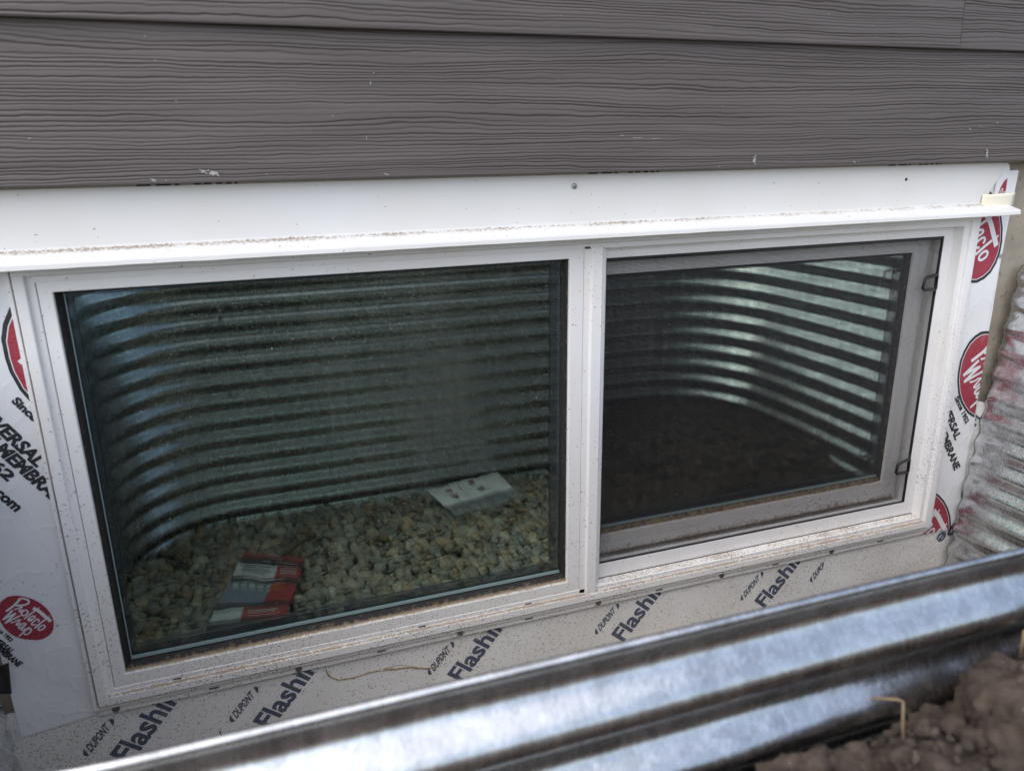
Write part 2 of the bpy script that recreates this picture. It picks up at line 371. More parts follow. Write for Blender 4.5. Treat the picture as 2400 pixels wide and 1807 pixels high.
def soil_mound():
    V = []; nx, ny = 90, 70
    sm = lambda a, b, t: (lambda u: u * u * (3 - 2 * u))(min(1, max(0, (t - a) / (b - a))))
    for i in range(nx):
        for j in range(ny):
            x = 0.86 + 0.735 * i / (nx - 1); y = -0.762 + 0.755 * j / (ny - 1)
            top = sm(0.92, 1.32, x) * (0.30 + 0.70 * sm(0.0, 0.28, -y))
            h = -0.165 + 0.185 * top + 0.012 * mnoise.noise((x * 11, y * 11, 3)) + 0.008 * mnoise.noise((x * 30, y * 30, 8)) + 0.004 * mnoise.noise((x * 75, y * 75, 2))
            V.append((x, y, h))
    o = fix_normals(part('soil_mound', V, grid_faces(nx, ny), SOIL, smooth=True, kind='structure'))
    rg = np.random.default_rng(12); bm_ = bmesh.new(); bmesh.ops.create_icosphere(bm_, subdivisions=2, radius=1.0)
    IV = np.array([tuple(v.co) for v in bm_.verts]); IF = np.array([[v.index for v in f.verts] for f in bm_.faces]); bm_.free()
    VV, FF, n0 = [], [], 0
    for k in range(2600):
        q = V[rg.integers(len(V))]; a = min(0.016, 0.002 + abs(rg.normal(0, 0.0045)))
        if q[0] < 0.93 + rg.uniform(0, 0.2): continue
        w = IV * (1 + 0.22 * np.sin(IV @ rg.normal(0, 3, 3) + k) + 0.12 * np.sin(IV @ rg.normal(0, 6, 3)))[:, None] * a * rg.uniform(0.65, 1.25, 3)
        VV.append(w + (min(q[0] + rg.uniform(-.004, .004), 1.575), max(-0.755, min(-0.02, q[1] + rg.uniform(-.005, .005))), q[2] + a * 0.25)); FF.append(IF + n0); n0 += len(IV)
    c = part('soil_crumbs', np.concatenate(VV), np.concatenate(FF).tolist(), CLOD, smooth=True, kind='stuff')
    c['label'] = 'dark soil crumbs and small stones at the right end of the well floor'
soil_mound()
found = thing('foundation_wall', 'beige pitted concrete foundation wall behind the white membranes, below the brown siding', 'wall', (0.75, 0.05, -0.4))
def concrete_panel(x0, x1, z0, z1, step=0.012):
    nx = max(2, int((x1 - x0) / step)); nz = max(2, int((z1 - z0) / step)); V = []
    for i in range(nx):
        for j in range(nz):
            x = x0 + (x1 - x0) * i / (nx - 1); z = z0 + (z1 - z0) * j / (nz - 1)
            d = 0.0012 * mnoise.noise((x * 11, z * 11, 0)) + 0.0008 * mnoise.noise((x * 40, z * 30, 5)) if step < 0.05 else 0
            V.append((x, 0.0095 + d, z))
    return V, [f[::-1] for f in grid_faces(nx, nz)]
fix_normals(part('concrete_face', *join(box(-3, 0.004, 0.012, 0.14, -0.5, 0.72), box(1.514, 4.5, 0.012, 0.14, -0.5, 0.72), box(0.004, 1.514, 0.012, 0.14, -0.5, 0.004), box(0.004, 1.514, 0.012, 0.14, 0.627, 0.72)), CONCRETE, found))
part('concrete_face', *concrete_panel(1.50, 1.80, -0.3, 0.73), CONCRETE, found, smooth=True)
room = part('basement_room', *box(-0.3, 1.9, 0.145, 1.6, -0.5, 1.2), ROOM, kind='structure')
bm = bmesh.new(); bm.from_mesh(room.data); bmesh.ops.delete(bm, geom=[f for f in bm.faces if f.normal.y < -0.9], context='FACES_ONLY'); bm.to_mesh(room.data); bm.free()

# ------------------------------------------------------------------ siding
house = thing('house_siding', 'dark brown-grey wood-grain lap siding wall above the white basement window', 'siding', (0.75, 0.0, 0.71))
def board(x0, x1, zb, seed, fine=True, expo=0.1765):
    zt = zb + expo + 0.022; H = zt - zb
    nx = int((x1 - x0) / (0.0042 if fine else 0.05)) + 2; nz = 300 if fine else 5
    xs = np.linspace(x0, x1, nx); zz = np.linspace(0, H, nz); X, Z = np.meshgrid(xs, zz, indexing='ij')
    y = -0.021 + 0.0105 * Z / H
    g = np.zeros_like(X)
    if fine:
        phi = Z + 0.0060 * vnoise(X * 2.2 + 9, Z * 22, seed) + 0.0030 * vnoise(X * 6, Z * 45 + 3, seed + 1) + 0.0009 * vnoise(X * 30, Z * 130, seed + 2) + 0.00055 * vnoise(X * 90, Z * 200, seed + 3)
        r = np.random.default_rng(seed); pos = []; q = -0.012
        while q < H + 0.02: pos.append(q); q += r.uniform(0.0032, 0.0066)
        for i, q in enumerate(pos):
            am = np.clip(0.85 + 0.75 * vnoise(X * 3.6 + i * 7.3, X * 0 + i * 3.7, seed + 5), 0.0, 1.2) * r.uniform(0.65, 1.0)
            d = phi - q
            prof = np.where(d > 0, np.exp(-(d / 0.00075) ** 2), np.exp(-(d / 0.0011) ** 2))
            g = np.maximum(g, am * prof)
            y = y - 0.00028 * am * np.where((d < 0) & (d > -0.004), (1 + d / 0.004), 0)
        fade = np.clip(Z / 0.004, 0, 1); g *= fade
        y = y + 0.0010 * g + 0.0004 * vnoise(X * 12, Z * 60, seed + 8) + 0.0012 * vnoise(X * 1.7, Z * 3, seed + 9)
        y = y + np.where(Z < 0.0025, 0.0012 * (1 - Z / 0.0025) ** 2, 0)
    V = np.stack([X, y, Z + zb], -1).reshape(-1, 3)
    F = [f[::1] for f in grid_faces(nx, nz)]
    V = V.tolist(); n0 = len(V)
    for i in range(nx): V.append((xs[i], -0.010, zb))                       # the board's cut lower edge
    F += [(i * nz, n0 + i, n0 + i + 1, (i + 1) * nz) for i in range(nx - 1)]
    n1 = len(V); V += [(x0, -0.010, zb), (x0, 0.0, zt), (x1, -0.010, zb), (x1, 0.0, zt)]
    F += [(0, nz - 1, n1 + 1, n1), ((nx - 1) * nz, n1 + 2, n1 + 3, nx * nz - 1)]
    D = np.concatenate([np.clip(g.reshape(-1), 0, 1), np.zeros(len(V) - n0)])  # groove mask that drives the painted groove shade
    o = part('siding_board', V, F, SIDING, house, smooth=True, dirt_or_shade=D)
    return o
Z0 = 0.7113
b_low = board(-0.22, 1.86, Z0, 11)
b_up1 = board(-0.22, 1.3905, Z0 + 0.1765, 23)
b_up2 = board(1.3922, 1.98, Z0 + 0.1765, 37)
b_low['label'] = 'lowest wide siding board, with pale scuffs along its bottom edge'
for k in range(0, 10):
    z = Z0 + 0.1765 * k
    if k < 2:
        board(-3.0, -0.2215, z, 60 + k, False); board(1.8615 if k == 0 else 1.9815, 4.5, z, 80 + k, False)
    else: board(-3.0, 4.5, z, 90 + k, False)
fix_normals(part('sheathing', *box(-3, 4.5, 0.004, 0.14, 0.722, 2.75), ROOM, house))
def blob(cx, cz, w, h, y, n=9, seed=0):
    r = random.Random(seed); pts = []; n = n * 2
    for i in range(n):
        a = 2 * math.pi * i / n; k = r.uniform(0.25, 1.0); pts.append((cx + w * k * math.cos(a), y, cz + h * k * math.sin(a)))
    V = [(cx, y - 0.0002, cz)] + pts
    return V, [(0, 1 + (i + 1) % n, 1 + i) for i in range(n)]
def scuffs():
    L = []
    for i, (x, z, w, h) in enumerate([(0.243, 0.7225, .006, .004), (0.232, 0.7245, .004, .003), (0.176, 0.716, .003, .002), (0.19, 0.7155, .0015, .001), (0.452, 0.716, .0035, .0015),
                        (1.014, 0.722, .003, .006), (1.016, 0.729, .002, .002), (0.952, 0.715, .002, .0015), (1.204, 0.7165, .003, .002), (1.212, 0.717, .002, .0015), (1.485, 0.7255, .0032, .008),
                        (1.50, 0.775, .002, .002), (1.44, 0.765, .0025, .002), (1.462, 0.77, .0015, .002), (0.815, 0.757, .014, .0007), (0.845, 0.7555, .009, .0006), (0.79, 0.7605, .006, .0006),
                        (0.44, 0.826, .001, .003), (0.445, 0.838, .002, .0007), (0.39, 0.787, .0015, .001), (0.43, 0.76, .0006, .004)]):
        yb = -0.0215 + 0.0105 * (z - Z0) / 0.1985 - 0.0012
        L.append(blob(x, z, w, h, yb, 9, i)); 
        if w > 0.002 and h > 0.0012:
            L.append(blob(x + w * 0.9, z - h * 0.7, w * 0.4, h * 0.4, yb, 7, i + 50)); L.append(blob(x - w * 0.8, z + h * 0.8, w * 0.35, h * 0.3, yb, 7, i + 90))
    return join(*L)
s_ = part('paint_scuff', *scuffs(), CHIP, b_low, kind='stuff')

# ================================================================== PRINT: text and logo helpers
def text_mesh(txt, cap, width=None, bold=0.0, shear=0.0):
    cu = bpy.data.curves.new('t', 'FONT'); cu.body = txt; cu.size = 1.0; cu.offset = bold; cu.resolution_u = 3; cu.shear = shear
    o = bpy.data.objects.new('t', cu); COL.objects.link(o)
    dg = bpy.context.evaluated_depsgraph_get(); me = bpy.data.meshes.new_from_object(o.evaluated_get(dg))
    V = np.array([tuple(v.co) for v in me.vertices]); F = [tuple(q.vertices) for q in me.polygons]
    bpy.data.objects.remove(o); bpy.data.curves.remove(cu); bpy.data.meshes.remove(me)
    x0 = V[:, 0].min(); V[:, 0] -= x0
    k = cap / 0.715
    V = V * k
    if width: V[:, 0] *= width / V[:, 0].max()
    return V[:, :2], F
def place(V2, origin, ang):
    c, s = math.cos(rad(ang)), math.sin(rad(ang)); V2 = np.asarray(V2)
    return np.stack([origin[0] + V2[:, 0] * c - V2[:, 1] * s, origin[1] + V2[:, 0] * s + V2[:, 1] * c], 1)
def clip2(V2, F, clips):
    """cut flat print with half planes (px, pz, nx, nz): keeps the side n points to"""
    bm = bmesh.new(); vs_ = [bm.verts.new((a, 0, b)) for a, b in V2]
    for f in F:
        try: bm.faces.new([vs_[i] for i in f])
        except ValueError: pass
    for (px, pz, nx_, nz_) in clips:
        bmesh.ops.bisect_plane(bm, geom=bm.verts[:] + bm.edges[:] + bm.faces[:], plane_co=(px, 0, pz), plane_no=(-nx_, 0, -nz_), clear_outer=True)
    bm.verts.index_update()
    V = [(v.co.x, v.co.z) for v in bm.verts]; Fo = [tuple(v.index for v in f.verts) for f in bm.faces]; bm.free()
    return V, Fo
def stroke(pts, w, seg=10):
    """round-ended brush stroke through the points as flat polygons"""
    A = np.array(pts, float); out = []
    t = np.linspace(0, 1, len(A)); tt = np.linspace(0, 1, (len(A) - 1) * 4 + 1)
    def cr(col):
        y = A[:, col]; r = []
        for u in tt:
            i = min(int(u * (len(A) - 1)), len(A) - 2); f = u * (len(A) - 1) - i
            p0 = y[max(i - 1, 0)]; p1 = y[i]; p2 = y[i + 1]; p3 = y[min(i + 2, len(A) - 1)]
            r.append(0.5 * (2 * p1 + (p2 - p0) * f + (2 * p0 - 5 * p1 + 4 * p2 - p3) * f * f + (3 * p1 - p0 - 3 * p2 + p3) * f ** 3))
        return np.array(r)
    X = np.stack([cr(0), cr(1)], 1) if len(A) > 2 else np.stack([np.interp(tt, t, A[:, 0]), np.interp(tt, t, A[:, 1])], 1)
    d = np.gradient(X, axis=0); d /= np.linalg.norm(d, axis=1)[:, None] + 1e-9; n = np.stack([-d[:, 1], d[:, 0]], 1) * w / 2
    X[0] -= d[0] * w * 0.25; X[-1] += d[-1] * w * 0.25
    L = X + n; Rr = X - n; V = np.concatenate([L, Rr]); k = len(X)
    return V, [(i, k + i, k + i + 1, i + 1) for i in range(k - 1)]
LOGO = [
    (2.34, [(-16.96, 47.46), (-24.15, 40.49), (-35.05, 33.3)]),
    (2.1, [(-18.97, 46.57), (-15.88, 47.76), (-10.87, 45.81), (-8.21, 43.31), (-8.4, 39.84), (-11.84, 37.92), (-18.02, 37.99), (-23.35, 39.22)]),
    (1.4, [(-25.94, 33.88), (-22.4, 34.14), (-19.27, 35.57), (-16.4, 35.45)]),
    (1.5, [(-16.8, 35.54), (-19.62, 32.4), (-21.31, 29.81), (-19.62, 28.87), (-16.74, 31.19)]),
    (1.68, [(-11.53, 27.79), (-13.21, 30.09), (-16.71, 29.01), (-19.33, 25.81), (-18.95, 23.27), (-16.17, 22.61), (-12.72, 24.53), (-11.38, 27.49), (-12.85, 29.74)]),
    (1.68, [(-3.44, 26.45), (-10.85, 22.17), (-17.24, 17.67)]),
    (3.74, [(-4.06, 30.14), (1.24, 24.53), (6.17, 16.5), (11.46, 7.77)]),
    (1.22, [(-2.7, 32.0), (-5.49, 29.11)]), (1.22, [(1.99, 30.1), (-1.26, 27.03)]), (1.22, [(11.77, 14.62), (8.61, 10.95)]),
    (1.59, [(-12.44, 15.43), (-8.3, 15.26), (-4.54, 17.66), (-5.72, 19.31), (-9.31, 19.07), (-12.95, 16.1), (-12.96, 13.63), (-9.46, 13.34)]),
    (1.59, [(-2.14, 9.66), (-1.13, 11.9), (-2.92, 13.7), (-6.74, 12.14), (-10.04, 8.8), (-9.6, 6.49), (-5.64, 6.36)]),
    (1.78, [(5.88, 11.05), (-1.47, 6.18), (-7.77, 1.34)]),
    (1.68, [(4.26, 1.46), (3.27, 3.09), (0.09, 3.03), (-3.53, 0.31), (-3.78, -2.41), (-0.95, -3.1), (3.0, -1.01), (4.26, 1.46)]),
    (2.06, [(-28.43, 32.56), (-34.7, 27.27), (-40.77, 21.93)]), (2.06, [(-40.77, 21.93), (-33.02, 25.24), (-25.62, 27.57)]),
    (2.06, [(-25.62, 27.57), (-32.3, 22.35), (-38.92, 16.31)]), (1.78, [(-38.92, 16.31), (-30.71, 19.79), (-21.87, 23.14)]),
    (1.31, [(-33.12, 15.46), (-28.94, 15.82), (-24.92, 17.59), (-21.6, 17.62)]), (1.5, [(-21.8, 17.67), (-26.1, 13.22), (-27.76, 10.88), (-25.77, 10.4), (-22.44, 12.89)]),
    (1.59, [(-16.34, 9.77), (-18.55, 11.4), (-22.59, 9.63), (-25.88, 6.31), (-23.88, 4.72), (-19.69, 7.28), (-16.34, 9.77)]),
    (1.5, [(-16.58, 9.55), (-21.35, 4.93), (-23.3, 2.1), (-21.15, 1.29), (-18.34, 3.09)]),
    (1.68, [(-13.77, 4.18), (-20.77, -1.29), (-27.47, -6.27)]),
    (1.59, [(-16.72, 1.59), (-13.13, 1.82), (-12.09, -0.65), (-15.49, -4.53), (-19.51, -6.03), (-21.04, -3.99)])]
OVAL = [(-42.98, 40.0), (-39.25, 47.18), (-34.91, 51.01), (-30.01, 53.37), (-24.67, 53.61), (-18.72, 52.59), (-13.36, 50.41), (-7.38, 46.9), (-1.14, 42.24), (4.47, 36.07), (9.45, 28.37),
        (13.06, 19.83), (14.9, 10.56), (14.96, 3.32), (13.21, -4.62), (9.59, -11.0), (4.19, -15.27), (-2.15, -17.61), (-9.28, -17.22), (-15.59, -14.8), (-21.92, -12.66), (-27.54, -9.39),
        (-32.35, -5.11), (-37.15, 0.5), (-41.33, 8.36), (-44.04, 17.31), (-44.85, 24.11), (-44.88, 32.91)]

def membrane_y(x, z):
    return 0.0035 + 0.0016 * mnoise.noise((x * 9, z * 7, 2.0)) + 0.0006 * mnoise.noise((x * 30, z * 22, 7.0))
def tape_y(x, z):
    return 0.0062 + 0.0010 * mnoise.noise((x * 10, z * 9, 5.0)) + 0.0005 * mnoise.noise((x * 34, z * 30, 1.0))
def on_sheet(V2, yf, lift): return [(a, yf(a, b) - lift, b) for a, b in V2]
def densify(V2, F, step=0.006):
    bm = bmesh.new(); vs_ = [bm.verts.new((a, 0, b)) for a, b in V2]
    for f in F:
        try: bm.faces.new([vs_[i] for i in f])
        except ValueError: pass
    bmesh.ops.triangulate(bm, faces=[f for f in bm.faces if len(f.verts) > 4])
    for _ in range(5):
        E = [e for e in bm.edges if e.calc_length() > step]
        if not E: break
        bmesh.ops.subdivide_edges(bm, edges=E, cuts=1, use_grid_fill=True)
    bm.verts.index_update(); V = [(v.co.x, v.co.z) for v in bm.verts]; Fo = [tuple(v.index for v in f.verts) for f in bm.faces]; bm.free()
    return V, Fo
def flip_out(o):
    """sheets and prints face the yard (-y)"""
    bm = bmesh.new(); bm.from_mesh(o.data)
    for f in bm.faces:
        if f.normal.y > 0: f.normal_flip()
    bm.to_mesh(o.data); bm.free(); return o
def sheet(name, outline, yf, mat, parent, step=0.012, **kw):
    V, F = densify(outline, [tuple(range(len(outline)))], step)
    return flip_out(part(name, on_sheet(V, yf, 0), F, mat, parent, smooth=True, **kw))
def print_on(name, V2, F, yf, lift, mat, parent, clips=()):
    V, Fo = clip2(V2, F, clips)
    if not Fo: return None
    V, Fo = densify(V, Fo, 0.010)
    return flip_out(part(name, on_sheet(V, yf, lift), Fo, mat, parent))
def logo_xf(P, org, s, ang):
    return place(np.array(P) * 0.001 * s, org, ang)
def logo(parent, yf, org, s, ang, clips=(), outline=True):
    ov = logo_xf(OVAL, org, s, ang); n = len(ov); cen = ov.mean(0)
    fan = lambda Q: (np.concatenate([[cen], Q]), [(0, 1 + i, 1 + (i + 1) % n) for i in range(n)])
    d = ov - cen
    if outline:
        print_on('logo_outline', *fan(cen + d * 1.085), yf, 0.00045, BLACKINK, parent, clips)
        print_on('logo_rim', *fan(cen + d * 1.018), yf, 0.00065, WHITEINK, parent, clips)
    print_on('logo_oval', *fan(ov), yf, 0.00085, RED, parent, clips)
    V, F = [], []
    for w, pts in LOGO:
        v, f = stroke(logo_xf(pts, org, s, ang), w * 0.001 * s); k = len(V); V += v.tolist(); F += [tuple(i + k for i in q) for q in f]
    # overlapping strokes: give each its own hair of height by printing letters one after another
    lst = []
    for j, (w, pts) in enumerate(LOGO):
        v, f = stroke(logo_xf(pts, org, s, ang), w * 0.00118 * s); v2, f2 = clip2(v, f, clips)
        if f2: lst.append(([(a, yf(a, b) - 0.0011 - 0.00001 * j, b) for a, b in v2], f2))
    if lst: flip_out(part('logo_lettering', *join(*lst), WHITEINK, parent))
def words(parent, yf, txt, org, ang, cap, width, mat, bold=0.02, shear=0.0, clips=(), lift=0.0005, name='lettering'):
    V, F = text_mesh(txt, cap, width, bold, shear)
    return print_on(name, place(V, org, ang), F, yf, lift, mat, parent, clips)
def band(A, B, w):
    A = np.array(A); B = np.array(B); d = (B - A) / np.linalg.norm(B - A); n = np.array([-d[1], d[0]]) * w / 2
    return np.array([A + n, A - n, B - n, B + n]), [(0, 1, 2, 3)]

# ------------------------------------------------------------------ membranes beside the window
memL = thing('membrane_sheet', 'white membrane strip with red oval logo and MEMBRANE lettering, left of the window', 'flashing membrane', (-0.045, 0.004, -0.02))
sheet('facer', [(-0.0945, -0.0215), (-0.044, -0.0155), (0.012, -0.0095), (0.012, 0.70), (-0.099, 0.70), (-0.0985, 0.5), (-0.097, 0.3), (-0.0955, 0.11)], membrane_y, MEMBRANE, memL)
lc = [(-0.0965, 0, 1, 0)]
logo(memL, membrane_y, (-0.0420, 0.1426), 1.0, 0, lc, outline=False)
words(memL, membrane_y, 'Since 1952', (-0.0960, 0.1565), -61, 0.0052, 0.031, BLACKINK, 0.05, 0, lc)
words(memL, membrane_y, 'UNIVERSAL', (-0.1085, 0.1480), -57, 0.0082, 0.044, BLACKINK, 0.05, 0.1, lc)
words(memL, membrane_y, 'MEMBRANE', (-0.1020, 0.1268), -57.5, 0.0082, 0.0435, BLACKINK, 0.05, 0.1, lc)
words(memL, membrane_y, '\u00ae', (-0.0262, 0.1410), -50, 0.0035, None, BLACKINK, 0.0, 0, lc)
BO = (0.0785, 0.452)     # upper logo, mostly behind the frame
logo(memL, membrane_y, (0.0950, 0.4515), 2.42, -1, lc + [(0.011, 0, -1, 0)])
words(memL, membrane_y, 'Since 1952', (-0.0215, 0.4585), -57, 0.0098, 0.072, BLACKINK, 0.05, 0, lc + [(0.011, 0, -1, 0)])
words(memL, membrane_y, 'UNIVERSAL', (-0.0705, 0.4655), -57.5, 0.0155, 0.115, BLACKINK, 0.05, 0.12, lc + [(0.011, 0, -1, 0)])
words(memL, membrane_y, 'E MEMBRANE', (-0.0600, 0.4140), -57, 0.0155, 0.1340, BLACKINK, 0.05, 0.12, lc + [(0.011, 0, -1, 0)])
words(memL, membrane_y, '862', (-0.0680, 0.3935), -57, 0.0125, 0.046, BLACKINK, 0.05, 0.05, lc)
words(memL, membrane_y, '.com', (-0.0640, 0.3460), -56, 0.0130, 0.040, BLACKINK, 0.05, 0.05, lc)
# its lower left corner has let go and curls up, showing the black back
V = []
for i in range(9):
    for j in range(7):
        u, v = i / 8, j / 6
        x = -0.128 + 0.040 * u + 0.010 * v * u; z = 0.078 + 0.040 * v - 0.016 * u * (1 - v); y = -0.006 - 0.022 * math.sin(u * 2.2) * (0.4 + 0.6 * v) - 0.004 * v
        V.append((x, y, z))
pk = part('peeled_corner', V, grid_faces(9, 7), BLACKP, memL, smooth=True); md = pk.modifiers.new('thick', 'SOLIDIFY'); md.thickness = 0.0012

memR = thing('membrane_sheet', 'white membrane strip with several red oval logos, right of the window', 'flashing membrane', (1.555, 0.004, -0.018))
sheet('facer', [(1.500, 0.705), (1.5685, 0.705), (1.5700, 0.6942), (1.5955, 0.6951), (1.5956, 0.6387), (1.5940, 0.53), (1.5903, 0.4232), (1.5935, 0.33), (1.5951, 0.2556), (1.5971, 0.2216), (1.5996, 0.1931),
                 (1.5945, 0.165), (1.5895, 0.134), (1.5960, 0.10), (1.5890, 0.07), (1.6030, 0.035), (1.5940, 0.0086), (1.5785, -0.0175), (1.540, -0.0165), (1.5034, -0.016), (1.503, 0.1), (1.500, 0.3)], membrane_y, MEMBRANE, memR)
rc = [(1.5945, 0, -1, 0), (1.505, 0, 1, 0)]
logo(memR, membrane_y, (1.5450, 0.5452), 2.42, -1, rc + [(0, 0.69, 0, -1)])
logo(memR, membrane_y, (1.6455, 0.2625), 2.42, -1, rc)
words(memR, membrane_y, '\u00ae', (1.5845, 0.5420), -50, 0.0085, None, BLACKINK, 0.0, 0, rc)
words(memR, membrane_y, 'Since 1952', (1.5338, 0.2722), -55, 0.0098, 0.072, BLACKINK, 0.05, 0, rc)
words(memR, membrane_y, 'UNIVERSAL', (1.4895, 0.2860), -58, 0.0155, 0.1230, BLACKINK, 0.05, 0.12, rc)
words(memR, membrane_y, 'E MEMBRANE', (1.4955, 0.2280), -58, 0.0155, 0.1340, BLACKINK, 0.05, 0.12, rc)
logo(memR, membrane_y, (1.5420, -0.0390), 2.42, 4, rc + [(1.5034, -0.0150, 0.02, 1)])
memT = thing('membrane_sheet', 'small white membrane tab with partial red logo above the drip cap right end', 'flashing membrane', (1.575, 0.0015, 0.655))

# ------------------------------------------------------------------ tape under the sill
def tape(x0, x1, label, dz=0.0, yo=0.0):
    t = thing('flashing_tape', label, 'flashing tape', ((x0 + x1) / 2, 0.006, -0.15), 'flashing tape strips under the window sill')
    yf = lambda x, z: tape_y(x, z) - yo
    sheet('facer', [(x0, -0.21), (x1, -0.21), (x1 + 0.002, -0.10), (x1, 0.02), (x0, 0.02), (x0 + 0.001, -0.10)], yf, TAPE, t, 0.014)
    return t, yf
def tape_print(t, yf, dx, dz, clips=()):
    words(t, yf, 'Flashing', (0.0300 + dx, -0.1055 + dz), 49, 0.0335, 0.148, BLUEINK, 0.028, 0.0, [(0, 0.012, 0, -1)] + list(clips), name='lettering')
    # maker's name: slanted capitals between two leaf-shaped brackets
    V, F = text_mesh('DUPONT', 0.0135, 0.0435, 0.035, 0.0)
    c, s = math.cos(rad(47.5)), math.sin(rad(47.5)); V = np.array(V)
    up = np.array([-0.0050, 0.0128]) / 0.0135
    P = np.stack([-0.0165 + dx + V[:, 0] * c + V[:, 1] * up[0], -0.0722 + dz + V[:, 0] * s + V[:, 1] * up[1]], 1)
    print_on('lettering', P, F, yf, 0.0005, BLUEINK, t, clips)
    for sg, org in ((-1, (-0.0228, -0.0705)), (1, (0.0160, -0.0295))):
        q = []
        for k in range(9):
            a = -1 + 2 * k / 8; q.append((sg * (0.0050 - 0.0062 * a * a) , a * 0.0068))
        q = np.array(q + [(sg * 0.0005 * 0 + sg * (-0.0012), 0.0068), (sg * -0.0012, -0.0068)])
        ang = 47.5; P = np.stack([org[0] + dx + q[:, 0] * c + q[:, 1] * up[0] * 1.0, org[1] + dz + q[:, 0] * s + q[:, 1] * up[1] * 1.0], 1)
        print_on('bracket_mark', P, [tuple(range(len(q)))], yf, 0.0005, BLUEINK, t, clips)
t1, yf1 = tape(-0.135, 0.1196, 'mud-specked white tape strip under the left corner of the window, with blue print', yo=0.0008)
t2, yf2 = tape(0.1180, 1.2720, 'long mud-specked white tape under the middle of the window, blue print repeating along it')
t3, yf3 = tape(1.2680, 1.6150, 'mud-specked white tape strip under the right corner of the window, beside the corrugated steel', yo=0.0009)
tape_print(t1, yf1, 0.0, 0.0)
for dx, dz in ((0.1975, -0.0010), (0.5040, 0.0008), (0.8048, 0.0030), (1.1060, 0.0030)): tape_print(t2, yf2, dx, dz, [(1.268, 0, -1, 0)])
tape_print(t2, yf2, 1.2640, 0.008, [(1.267, 0, -1, 0)])
words(t3, yf3, 'Pe', (1.5850, 0.0005), 222, 0.030, 0.050, BLUEINK, 0.028, 0, name='lettering')
for (a, b) in (((0.155, -0.087), (0.158, -0.108)), ((0.60, -0.10), (0.602, -0.12))):
    print_on('tick_mark', *band(a, b, 0.0022), yf2, 0.0005, BLUEINK, t2)
tW = thing('flashing_tape', 'small loose piece of off-white tape poking out between the right membrane and the steel flange', 'flashing tape', (1.61, 0.004, 0.10))
tw_y = lambda x, z: 0.0052 - 0.010 * max(0, (x - 1.60)) / 0.03 + 0.001 * mnoise.noise((x * 40, z * 40, 0))
sheet('facer', [(1.586, 0.258), (1.607, 0.2565), (1.6224, 0.2500), (1.628, 0.235), (1.6260, 0.2135), (1.620, 0.185), (1.617, 0.15), (1.6120, 0.11), (1.608, 0.085), (1.590, 0.085)], tw_y, TAPE, tW, 0.008)
words(tW, tw_y, 'FL', (1.6015, 0.205), 52, 0.020, 0.028, BLUEINK, 0.028)
# dried mud dribbles on the tape
mud = plain('dried_mud', (0.30, 0.225, 0.13), 0.9)
drib = []
for pts, w in (([(0.317, -0.022), (0.322, -0.036), (0.335, -0.047), (0.36, -0.049), (0.385, -0.045), (0.405, -0.047)], 0.0035), ([(0.405, -0.046), (0.425, -0.050), (0.45, -0.053), (0.475, -0.062), (0.50, -0.064)], 0.0042), ([(0.505, -0.03), (0.503, -0.045), (0.50, -0.062)], 0.0016), ([(0.407, -0.044), (0.43, -0.044), (0.45, -0.05)], 0.0014)):
    P3 = []
    for i in range(len(pts) - 1):
        for k in range(6):
            f = k / 6; x = pts[i][0] * (1 - f) + pts[i + 1][0] * f; z = pts[i][1] * (1 - f) + pts[i + 1][1] * f
            P3.append((x + 0.0012 * mnoise.noise((x * 300, z * 300, 3)), tape_y(x, z) - 0.0002, z + 0.0016 * mnoise.noise((x * 220, z * 260, 9))))
    n_ = len(P3); drib.append(tube(P3, lambda f, w=w: w * 0.5 * (0.45 + 0.55 * abs(mnoise.noise((f * 9, w * 900, 0))) * 2), 6))
part('mud_dribble', *join(*drib), mud, t2, smooth=True, kind='stuff')

# ------------------------------------------------------------------ white head flashing
cap = thing('head_flashing', 'long white metal drip cap over the window with a cream tab at its right end', 'flashing', (0.67, 0, 0.63))
prof = [(-0.0040, 0.7135, 0), (-0.0040, 0.680, 0), (-0.0042, 0.642, 0.05), (-0.0052, 0.6385, 0.85), (-0.0085, 0.6372, 0.75), (-0.0150, 0.6352, 0.35), (-0.0200, 0.6340, 0.1), (-0.0330, 0.6306, 0.05), (-0.0365, 0.6290, 0.0), (-0.0378, 0.6265, 0),
        (-0.0385, 0.6215, 0.0), (-0.0375, 0.6205, 0.3), (-0.0345, 0.6212, 0), (-0.0345, 0.6270, 0), (-0.0060, 0.6345, 0), (-0.0020, 0.640, 0), (-0.0020, 0.7135, 0)]
n = len(prof); xs = np.linspace(-0.30, 1.568, 240); V, D = [], []
for x in xs:
    for k, (y, z, d) in enumerate(prof):
        xe = x
        if k in (0, 1, 2, 14, 15, 16) and x > 1.5:                 # the upright leg stops short with a slanted cut
            lim = 1.5165 + (z - 0.645) * 0.70; xe = min(x, max(lim, 1.5165))
        wob = 0.0006 * mnoise.noise((x * 3.3, z * 5, 0)) + 0.00035 * mnoise.noise((x * 14, 0, z * 9))
        hem = 0.0006 * mnoise.noise((x * 24, 3, 0)) if 8 <= k <= 12 else 0
        V.append((xe, y + wob, z + hem)); D.append(d * (0.75 + 0.5 * (0.5 - x / 3)))
F = [(i * n + k, i * n + (k + 1) % n, (i + 1) * n + (k + 1) % n, (i + 1) * n + k) for i in range(len(xs) - 1) for k in range(n)] + [tuple(range(n)), tuple(range((len(xs)) * n - 1, (len(xs) - 1) * n - 1, -1))]
fix_normals(part('metal_strip', V, F, CAPMAT, cap, dirt_or_shade=D))
V = []
